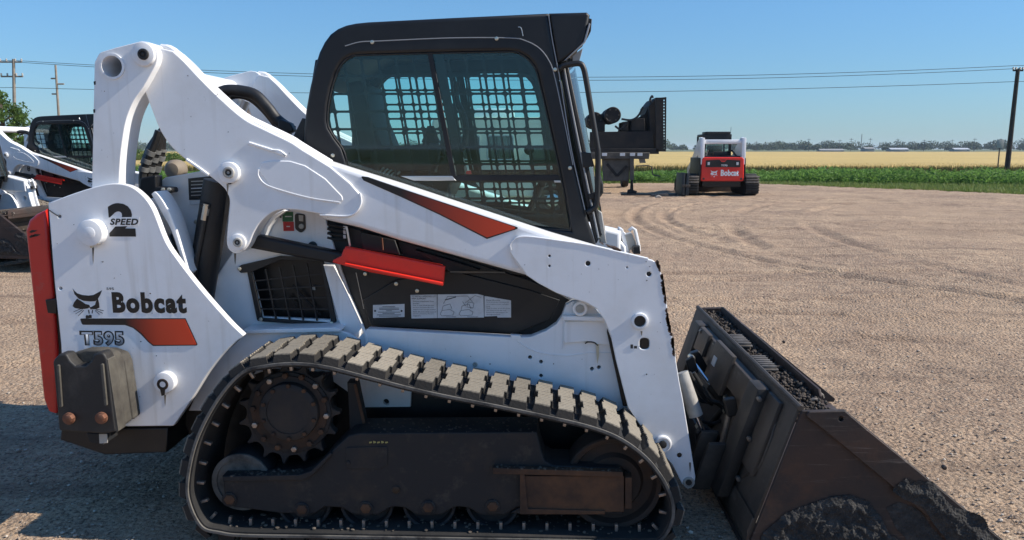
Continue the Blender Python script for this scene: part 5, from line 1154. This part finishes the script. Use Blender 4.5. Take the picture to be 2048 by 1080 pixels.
for s in (-1, 1):
    for nm, lo, hi in (('side_wall', (.70, .02, .45), (.74, 1.6, 1.22)),):
        rbx(nm, (min(s*lo[0], s*hi[0]), lo[1], lo[2]), (max(s*lo[0], s*hi[0]), hi[1], hi[2]), BLACKS)
    arm = [(0.0, 1.0), (.02, 1.80, .06), (.2, 1.88, .08), (.55, 1.75), (1.5, 1.15), (2.2, .85), (2.3, .4), (2.15, .4), (1.95, .75), (1.3, 1.0), (.45, 1.3), (.32, 1.0)]
    me = slab([rounded(arm)], -.045, .045, .012); me.transform(Matrix.Rotation(R(90), 4, 'Z')); me.transform(Matrix.Translation((s*.66, .1, 0))); obj('lift_arm', me, WHITE, rl)
    rbx('upright', (s*.66-.065, .02, 1.0), (s*.66+.065, .2, 1.86), WHITE, .03)
    trk = [(-.12, .10, .1), (.15, .02, .1), (1.75, .02, .15), (2.0, .2, .15), (1.9, .42, .15), (.25, .72, .2), (-.1, .5, .2)]
    me = slab([rounded(trk, 8)], -.21, .21, .02); me.transform(Matrix.Rotation(R(90), 4, 'Z')); me.transform(Matrix.Translation((s*.97, .1, 0))); tb = obj('track', me, RUBBER, rl)
    pr = [Vector(q) for q in rounded(trk, 8)]; n_ = len(pr)
    for k in range(7):
        z = .1+k*.085; rbx('tread_lug', (s*.97-.21, -.05-.02+(.06 if k < 1 else 0), z-.028), (s*.97+.21, .12, z+.028), RUBDUST if k > 3 else RUBBER, .01, tb)
rbx('cross_tube', (-.6, .08, 1.66), (.6, .22, 1.80), WHITE, .05)
rbx('engine_hood', (-.58, .14, 1.16), (.58, .9, 1.28), BLACKP); rbx('belly', (-.62, .1, .28), (.62, 2.0, .75), BLACKS, .03); rbx('cab_lower', (-.5, .85, .75), (.5, 2.0, 1.3), BLACKS, .03)
fslab('cab_back_frame', [(-.47, 1.2), (.47, 1.2), (.45, 1.93, .06), (-.45, 1.93, .06)], .9, .96, BLACKP, .01, holes=[[(-.38, 1.38, .04), (.38, 1.38, .04), (.37, 1.75, .05), (-.37, 1.75, .05)]])
fslab('cab_back_glass', [(-.38, 1.38), (.38, 1.38), (.37, 1.75), (-.37, 1.75)], .93, .935, GLASS, 0)
for s in (-1, 1): rbx('cab_post', (s*.45-.03, .97, 1.25), (s*.45+.03, 1.04, 1.92), BLACKP, .01); rbx('cab_post', (s*.45-.03, 1.85, 1.25), (s*.45+.03, 1.92, 1.92), BLACKP, .01)
rbx('cab_roof', (-.47, .9, 1.90), (.47, 1.95, 1.99), BLACKP, .03); rbx('roof_unit', (-.40, .88, 1.985), (.42, 1.5, 2.07), BLACKS, .03)
for k in range(6): rbx('roof_louver', (-.34+k*.12, .868, 1.995), (-.25+k*.12, .89, 2.055), DARKIRON, .006)
obj('aerial', tube_me([(.42, .9, 2.0), (.43, .9, 2.22)], .006, 6), INK, rl)
rbx('muffler_guard', (-.2, .5, 1.28), (.25, .75, 1.42), DARKIRON, .03); rbx('seat', (-.25, 1.2, 1.2), (.25, 1.35, 1.62), SEATM, .04)
for s in (-1, 1): obj('hood_hose', tube_me([(s*.5, .3, 1.25), (s*.4, .5, 1.45), (s*.3, .8, 1.4)], .03, 8), BLACKRUB, rl)
rb = tag(empty('loader_bucket', (5.98, 25.4, 0)), 'dark bucket on the front of the distant red-backed loader', 'bucket')
obj('shell', slab([rounded([(2.3, .03), (3.1, .03), (3.1, .06), (2.45, .1), (2.38, .55), (2.3, .6)])], -1.0, 1.0, .01), BUCKET, rb).rotation_euler.z = R(90)
for s in (-1, 1): obj('side_plate', slab([[(2.3, .04), (3.1, .04), (2.75, .45), (2.35, .6)]], s*1.0-.01, s*1.0+.01, .004), BUCKET, rb).rotation_euler.z = R(90)
# spare attachment frames leaning beside its left track
at_ = tag(empty('pallet_fork_frame', (4.62, 25.0, 0)), 'dark fork frame standing left of the red-backed loader', 'attachment')
for x in (0, .13): obj('upright_plate', hull_me([(x-.02, 0, .03), (x+.09, 0, .03), (x+.11, .1, .72), (x+.03, .1, .74)], [(x-.02, 1.1, .03), (x+.09, 1.1, .03), (x+.11, 1.2, .72), (x+.03, 1.2, .74)], .01), BLACKS, at_)
obj('crossbar', box_me((-.02, -.03, .3), (.26, 0, .38), .01), BUCKETB, at_)
fk = tag(obj('fork_plank', box_me((-.9, -.06, 0), (.9, .06, .05), .01), BLACKS), 'dark steel fork lying on the gravel left of the red-backed loader', 'fork'); fk.location = (3.6, 25.2, .02); fk.rotation_euler.z = R(4)
fk2 = tag(obj('loose_block', hull_me([(-.25, -.12, 0), (.25, -.12, 0), (.25, .12, 0), (-.25, .12, 0)], [(-.3, -.1, .03), (.2, -.1, .10), (.2, .1, .10), (-.3, .1, .03)], .01), DARKIRON), 'small tilted dark plate on the gravel by the trailer leg', 'plate'); fk2.location = (3.95, 25.0, .02)
st = tag(obj('pale_rock', slab([rounded([(-.09, 0), (.09, 0), (.1, .05, .03), (.02, .09, .03), (-.08, .06, .03)])], -.06, .06, .02), PEBL), 'pale rock on the gravel near the trailer leg', 'rock'); st.location = (3.75, 24.2, .0)

# --- flatbed trailer with its load
TY = 26.5
def tw(px, py, Y=TY): v = W(px, py, Y); return v.x, v.z
tr = tag(empty('flatbed_trailer', (2.7, TY, 0)), 'dark flatbed trailer parked on landing legs beyond the cab', 'trailer')
def tpl(nm, pts, y0, y1, mat, par, bev=.01, holes=(), Y=TY):
    o = par.location if par.type == 'EMPTY' else par.parent.location
    P_ = [[(v.x-o.x, v.z-o.z) for v in (W(a[0], a[1], Y+y0) for a in rounded(q))] for q in [pts]+list(holes)]
    return obj(nm, slab(P_, Y+y0-o.y, Y+y1-o.y, bev), mat, par)
DARKT = M('grimy_black_steel', (.010, .009, .009), .75, .1, (.035, .026, .02), 2.5, .45, .7); GRIME = M('grimy_grey_steel', (.10, .09, .075), .8, 0, (.04, .035, .03), 3, .4, .7)
tpl('deck', [(1180, 297), (1318, 297), (1318, 308), (1180, 308)], 0, 9, DARKT, tr, .02)
tpl('headboard_beam', [(1180, 304), (1300, 305), (1298, 318), (1180, 318)], -.05, .2, GRIME, tr, .02)
tpl('king_plate', [(1205, 318), (1262, 318), (1256, 362), (1208, 362)], .05, .4, GRIME, tr, .02); tpl('king_plate_brace', [(1212, 330), (1216, 326), (1236, 350), (1232, 354)], .03, .06, DARKT, tr, .005); tpl('king_plate_brace', [(1252, 330), (1256, 334), (1236, 354), (1232, 350)], .025, .05, DARKT, tr, .005)
for x in (1262, 1178):
    lg = tpl('landing_leg', [(x-2, 312), (x+6, 312), (x+6, 360), (x-2, 360)], -.06, .1, GRIME, tr, .01); tpl('leg_foot', [(x, 360), (x+4, 360), (x+5, 380), (x+12, 382), (x+10, 389), (x-8, 389), (x-6, 380), (x-1, 378)], -.05, .09, DARKT, lg, .01)
for x in (1270,):
    c0 = W(x, 345, TY+.3); me = lathe_me([(0, 0), (.3, 0), (.48, .02), (.5, .06), (.5, .24), (.48, .28), (0, .28)], 28, 'X'); w = obj('wheel', me, RUBBER, tr); w.location = (c0.x-2.7+.02, 5.0, .5)
    w2 = obj('wheel', me, RUBBER, tr); w2.location = (c0.x-2.7-2.0, 5.0, .5)
for x in (1209, 1245, 1265, 1280): tpl('marker_plate', [(x-5, 306), (x+5, 306), (x+5, 312), (x-5, 312)], -.07, -.05, STICKER, tr, .003)
obj('crank_handle', tube_me([Vector((W(a, b, TY-.1)-tr.location)) for a, b in ((1272, 332), (1296, 331), (1304, 334), (1305, 348), (1310, 351), (1320, 352))], .02, 6), GRIME, tr); tpl('side_reflector', [(1278, 318), (1290, 318), (1292, 326), (1280, 326)], 0, .1, TAN, tr, .01)
ld = tag(empty('paving_machine', (2.7, TY, 1.5)), 'black grimy paving machine with drums and a perforated post, loaded on the trailer', 'machine')
tpl('hopper_wall', [(1180, 264), (1306, 262), (1308, 297), (1180, 297)], .05, .2, DARKT, ld, .01)
tpl('hopper_back', [(1240, 248), (1262, 240), (1275, 236), (1290, 228), (1300, 205), (1312, 196), (1314, 264), (1236, 264)], .6, .75, DARKT, ld, .01, holes=[[(1274, 240), (1284, 236), (1282, 242), (1276, 244)]])
tpl('end_wall', [(1298, 212, 3), (1312, 195), (1326, 195), (1328, 296), (1300, 297)], .3, 2.6, DARKT, ld, .01)
tpl('perforated_post', [(1311, 196), (1333, 194), (1332, 303), (1312, 303)], .0, .12, DARKT, ld, .004, holes=[[(a, b), (a+3.2, b), (a+3.2, b+3.2), (a, b+3.2)] for b in range(199, 300, 6) for a in (1327,)]+[[(a, 197.5), (a+3, 197.5), (a+3, 200.5), (a, 200.5)] for a in (1314, 1320)])
for (px, py, r, yy) in ((1226, 230, 16, .1), (1190, 240, 16, .5), (1212, 236, 12, .9)):
    c0 = W(px, py, TY+yy)-ld.location; rr = r*TY/1550; me = lathe_me([(0, .02), (rr*.8, .02), (rr*.9, 0), (rr, .03), (rr, 1.6), (0, 1.6)], 24); d = obj('drum', me, DARKT if r > 12 else GRIME, ld); d.location = c0
    for k in range(6): bb = obj('drum_bolt', lathe_me([(0, 0), (.03, 0), (.03, .03), (0, .03)], 6), GRIME, d); bb.location = (rr*.72*math.cos(k*1.05), -.012, rr*.72*math.sin(k*1.05))
for pts in (((1243, 238), (1262, 240), (1276, 232), (1286, 214)), ((1230, 252), (1240, 258), (1250, 250), (1256, 244)), ((1304, 206), (1300, 200), (1304, 192), (1306, 196))):
    obj('machine_hose', tube_me([W(p.x, p.y, TY+.1)-ld.location for p in catmull([Vector(q+(0,)) for q in pts], 5)], .035, 6), BLACKRUB, ld)
for (a, b, c_, d_) in ((1244, 244, 1256, 262), (1262, 238, 1290, 262), (1196, 244, 1210, 263)): tpl('machine_block', [(a, b, 3), (c_, b-2, 3), (c_, d_), (a, d_)], .3, 1.4, DARKT, ld, .02)

# --- motorhome glimpsed through the cab
mh = tag(empty('motorhome', (-.95, 17.5, 0)), 'cream motorhome glimpsed through the cab windows of the foreground loader', 'motorhome')
CREAM = M('cream_panel', (.62, .58, .47), .5, 0, (.5, .46, .38), 2); 
DGL = M('dark_vehicle_glass', (.02, .024, .026), .08)
obj('body', slab([rounded([(-1.45, .42, .08), (2.05, .42, .1), (2.1, .95, .12), (1.72, 1.22, .1), (1.5, 1.62, .1), (1.62, 1.75, .08), (1.55, 2.2, .2), (-1.4, 2.2, .15)])], 0, 2.1, .05, 3), CREAM, mh)
for x0, x1 in ((-1.15, -.35), (-.15, .4)):
    w = obj('window', slab([rounded([(x0, 1.28, .06), (x1, 1.28, .06), (x1, 1.78, .06), (x0, 1.78, .06)])], -.014, .01, .003), DGL, mh); obj('window_frame', slab([rounded([(x0-.03, 1.25, .07), (x1+.03, 1.25, .07), (x1+.03, 1.81, .07), (x0-.03, 1.81, .07)]), rounded([(x0, 1.28, .06), (x1, 1.28, .06), (x1, 1.78, .06), (x0, 1.78, .06)])], -.02, .004, .003), SEAL, w)
obj('cab_window', slab([rounded([(.85, 1.12, .04), (1.62, 1.14, .04), (1.4, 1.58, .05), (.85, 1.58, .05)])], -.014, .01, .003), DGL, mh)
obj('windscreen', hull_me([(1.70, .12, 1.24), (1.70, 1.98, 1.24), (1.52, 1.94, 1.62), (1.52, .16, 1.62)], [(1.73, .12, 1.25), (1.73, 1.98, 1.25), (1.55, 1.94, 1.63), (1.55, .16, 1.63)]), DGL, mh)
obj('door', slab([rounded([(.83, .46, .04), (1.6, .46, .04), (1.64, 1.1, .04), (.83, 1.08, .04)]), rounded([(.845, .475, .04), (1.585, .475, .04), (1.625, 1.085, .04), (.845, 1.065, .04)])], -.006, .004), SEAL, mh)
for z0, z1 in ((.80, .86), (.90, 1.02)): obj('stripe', slab([[(-1.42, z0), (.8, z0), (.8, z1), (-1.42, z1)]], -.008, .004), CYLGREY if z0 < .85 else RED, mh)
obj('bumper', box_me((2.0, .02, .36), (2.18, 2.08, .56), .03), SEAL, mh); obj('roof_unit', box_me((-.5, .6, 2.19), (.4, 1.5, 2.42), .06), WHITE, mh)
for y in (.3, 1.8): obj('headlight', box_me((2.06, y-.12, .66), (2.12, y+.12, .84), .02), STICKER, mh)
for x in (-.75, 1.3):
    obj('wheel_arch', slab([circ(x, .42, .46, 24)], -.004, .05), INK, mh)
    for y in (-.03, 1.93):
        w = obj('wheel', lathe_me([(0, .04), (.16, .03), (.2, .05), (.22, .01), (.33, 0), (.36, .03), (.36, .2), (0, .2)], 24), RUBBER, mh); w.location = (x, y, .36); h = obj('hub', lathe_me([(0, .0), (.1, .01), (.19, .04), (.19, .06), (0, .06)], 16), ALU, w)
# --- utility poles and wires
WOOD = M('weathered_pole_wood', (.20, .17, .14), .9, 0, (.3, .26, .22), 3, .4, .7); WIRE = M('wire', (.03, .03, .03), .6); INSUL = M('insulator', (.45, .42, .38), .3)
def pole(nm, bx, Y, top, bot, label, arms, r=.14, lean=None, mat=WOOD):
    a = W(*bot, Y); a.z = -.1; b = W(*top, Y); e = tag(empty(nm, a), label, 'utility pole')
    obj('shaft', tube_me([Vector((0, 0, 0)), b-a], [r, r*.7], 10), mat, e)
    for (l, rgt, y) in arms:
        p = W(l, y, Y)-a; q = W(rgt, y, Y)-a; c = obj('crossarm', tube_me([p, q], .05, 6), mat, e)
        for t in (0.02, .3, .7, .98):
            i = obj('insulator', lathe_me([(0, 0), (.04, 0), (.06, .05), (.04, .09), (.06, .13), (.03, .17), (0, .18)], 8, 'Z'), INSUL, c); i.location = p.lerp(q, t)+Vector((0, 0, .04))
    return e
pole('utility_pole', 0, 50, (2036, 138), (2014, 338), 'leaning dark wooden pole at the right edge of the wheat', [(2026, 2046, 141)], .16, mat=M('tarred_pole_wood', (.030, .024, .020), .9, 0, (.06, .045, .035), 3))
pole('utility_pole', 0, 50, (27, 118), (31, 345), 'pale wooden pole with two crossarms at the left edge', [(0, 44, 124), (2, 46, 153)], .12)
pole('utility_pole', 0, 62, (111, 130), (124, 336), 'thin bare pole with three short side arms left of the upright', [], .11)
e = [o for o in COL.objects if o.type == 'EMPTY' and o.name.startswith('utility_pole')][-1]
for (l, r_, y) in ((102, 113, 157), (114, 128, 168), (104, 116, 188)): obj('side_arm', tube_me([W(l, y, 62)-e.location, W(r_, y, 62)-e.location], .06, 6), WOOD, e)
def wire(p, q, sag, label, n=40):
    P_ = [p.lerp(q, k/n)+Vector((0, 0, -sag*4*(k/n)*(1-k/n))) for k in range(n+1)]
    tag(obj('power_wire', tube_me(P_, .016, 5), WIRE), label, 'wire')
mid = {0: 'topmost thin overhead wire crossing the sky between the wooden poles', 1: 'second overhead wire close under the topmost one', 2: 'lowest overhead wire, a little apart below the other two'}
for k, (yl, yr, ym) in enumerate(((121, 131, 154), (124, 137, 160), (175, 163, 186))):
    p = W(30, yl, 50); q = W(2036, yr, 50); m0 = (p+q)/2; s = m0.z-W(1100, ym, 50).z; p2 = p+(p-q)*.15; q2 = q+(q-p)*.15
    wire(p, q, s, mid[k])
    tag(obj('power_wire', tube_me([q, q+(q-p)*.3+Vector((0, 0, -.1))], .016, 5), WIRE), ['topmost', 'second', 'lowest'][k]+' overhead wire leaving the picture right of the leaning pole', 'wire'); tag(obj('power_wire', tube_me([p, p+(p-q)*.3+Vector((0, 0, -.2))], .016, 5), WIRE), ['topmost', 'second', 'lowest'][k]+' overhead wire leaving the picture at the left edge', 'wire')
sg = tag(empty('road_sign', Vector((W(1996, 330, 47).x, 47, -.05))), 'small sign on a thin post left of the leaning pole', 'sign'); obj('post', box_me((-.03, -.02, 0), (.03, .02, 1.75), .005), GRIME, sg); obj('sign_panel', box_me((-.2, -.03, 1.6), (.2, -.021, 2.1), .004), CYLGREY, sg)
# --- roadside tree on the left
def tree(loc, H, rad, seed, label):
    rs = np.random.RandomState(seed); e = tag(empty('leafy_tree', loc), label, 'tree'); BARK = M('tree_bark', (.09, .065, .045), .9, 0, (.16, .12, .09), 5)
    tk = obj('trunk', tube_me([(0, 0, 0), (.05, 0, H*.3), (0, .05, H*.62), (.04, 0, H*.9)], [.16, .12, .07, .02], 8), BARK, e); cl = []
    for k in range(16):
        a = k*2.4; z0 = H*(.38+.5*k/16); l = rad*rs.uniform(.55, 1.0)*(1-.35*k/16); q = Vector((math.cos(a)*l, math.sin(a)*l, z0+l*rs.uniform(.2, .6))); obj('limb', tube_me([(0, 0, z0), tuple(q*.5+Vector((0, 0, z0*.5+.1))), tuple(q)], [.05, .035, .01], 6), BARK, tk); cl += [q, q*.75+Vector((0, 0, z0*.25))]
    cl.append(Vector((0, 0, H))); P = []; D = []; U = []
    for q in cl:
        k = 150; v = rvec(rs, k)*rs.rand(k, 1)**.5*rs.uniform(.25, .5)*rad*.7; P.append(v*[1, 1, .7]+np.array(q)); D.append(rvec(rs, k)*.075); U.append(rvec(rs, k)*.04)
    quads('crown', np.concatenate(P), np.concatenate(D), np.concatenate(U), TREEL, parent=e)
tree(Vector((W(2, 215, 30).x, 30, -.05)), 3.6, 1.45, 3, 'leafy green tree at the left picture edge behind the parked loaders')
# bushes in the gap below the lift arm
def bush(px, Y, r, h, seed, label):
    rs = np.random.RandomState(seed); e = tag(empty('bush', Vector((W(px, 300, Y).x, Y, -.05))), label, 'bush'); obj('stem', tube_me([(0, 0, 0), (0, 0, h*.5)], .05, 6), M('bush_bark', (.08, .06, .04), .9), e)
    k = 1500; v = rvec(rs, k)*rs.rand(k, 1)**.4; quads('foliage', v*[r, r, h*.55]+[0, 0, h*.5], rvec(rs, k)*.11, rvec(rs, k)*.06, TREEL, parent=e)
bush(268, 75, 1.5, 1.5, 5, 'round dark bush in the gap right of the white upright'); bush(345, 68, 1.3, 1.2, 6, 'small dark bush in the gap below the lift arm'); bush(430, 80, 1.8, 1.3, 7, 'wide dark bush behind the hoses of the foreground loader')
# --- far sheds and poles by the horizon
ROOFW = M('white_metal_roof', (.5, .51, .52), .5); SHED = M('shed_wall', (.28, .28, .27), .8)
for px, Yd, w, h, d, lb in ((1800, 430, 9.5, 1.3, 6, 'long low shed with bright white roof on the horizon'), (1740, 440, 5, 1.7, 6, 'dull brownish shed left of the white-roofed one'), (1925, 430, 8, 1.3, 6, 'white roofed shed on the horizon near the leaning pole'), (1665, 440, 13, .8, 6, 'very low grey shed far left on the horizon')):
    s = tag(empty('farm_shed', Vector((W(px, 298, Yd).x, Yd, 0))), lb, 'shed'); obj('wall', box_me((-w/2, 0, 0), (w/2, d, h), .02), SHED, s)
    obj('roof', hull_me([(-w/2-.2, -.2, h), (w/2+.2, -.2, h), (w/2+.2, d/2, h+.8), (-w/2-.2, d/2, h+.8)], [(-w/2-.2, d/2, h+.7), (w/2+.2, d/2, h+.7), (w/2+.2, d+.2, h+.1), (-w/2-.2, d+.2, h+.1)]), ROOFW if 'white' in lb and 'brown' not in lb else SHED, s)
for k, (px, top) in enumerate(((1724, 268), (1703, 276), (1741, 276), (1796, 277), (1618, 277), (1513, 282), (1680, 279), (1849, 279), (1950, 276), (1905, 279), (1395, 288))):
    Yd = 500; b = W(px, top, Yd); h = b.z; e = tag(empty('power_pole', Vector((b.x, Yd, 0))), 'thin dark pole with a crossarm sticking up out of the tree line' if k else 'tallest pale mast standing above the tree line on the horizon', 'pole', 'poles along the horizon' if k else None)
    obj('shaft', tube_me([(0, 0, 0), (0, 0, h)], [.16 if k else .3, .12 if k else .24], 6), GRIME if k else CYLGREY, e)
    if k: obj('crossarm', box_me((-1.2, -.08, h-.9), (1.2, .08, h-.7), 0), GRIME, e)
# ------------------------------------------------------------------ thin summer haze over the plain
hm = bpy.data.materials.new('haze_air'); hm.use_nodes = True; t = hm.node_tree; t.nodes.clear()
pv = t.nodes.new('ShaderNodeVolumePrincipled'); pv.inputs['Color'].default_value = (.80, .90, 1, 1); pv.inputs['Density'].default_value = .0002; pv.inputs['Anisotropy'].default_value = 0
ho = t.nodes.new('ShaderNodeOutputMaterial'); t.links.new(pv.outputs[0], ho.inputs['Volume'])
tag(obj('haze', box_me((-6100, -6100, -1.2), (6100, 6100, 18), 0), hm, smooth=False), 'thin pale summer haze over the whole plain', 'haze', kind='stuff')
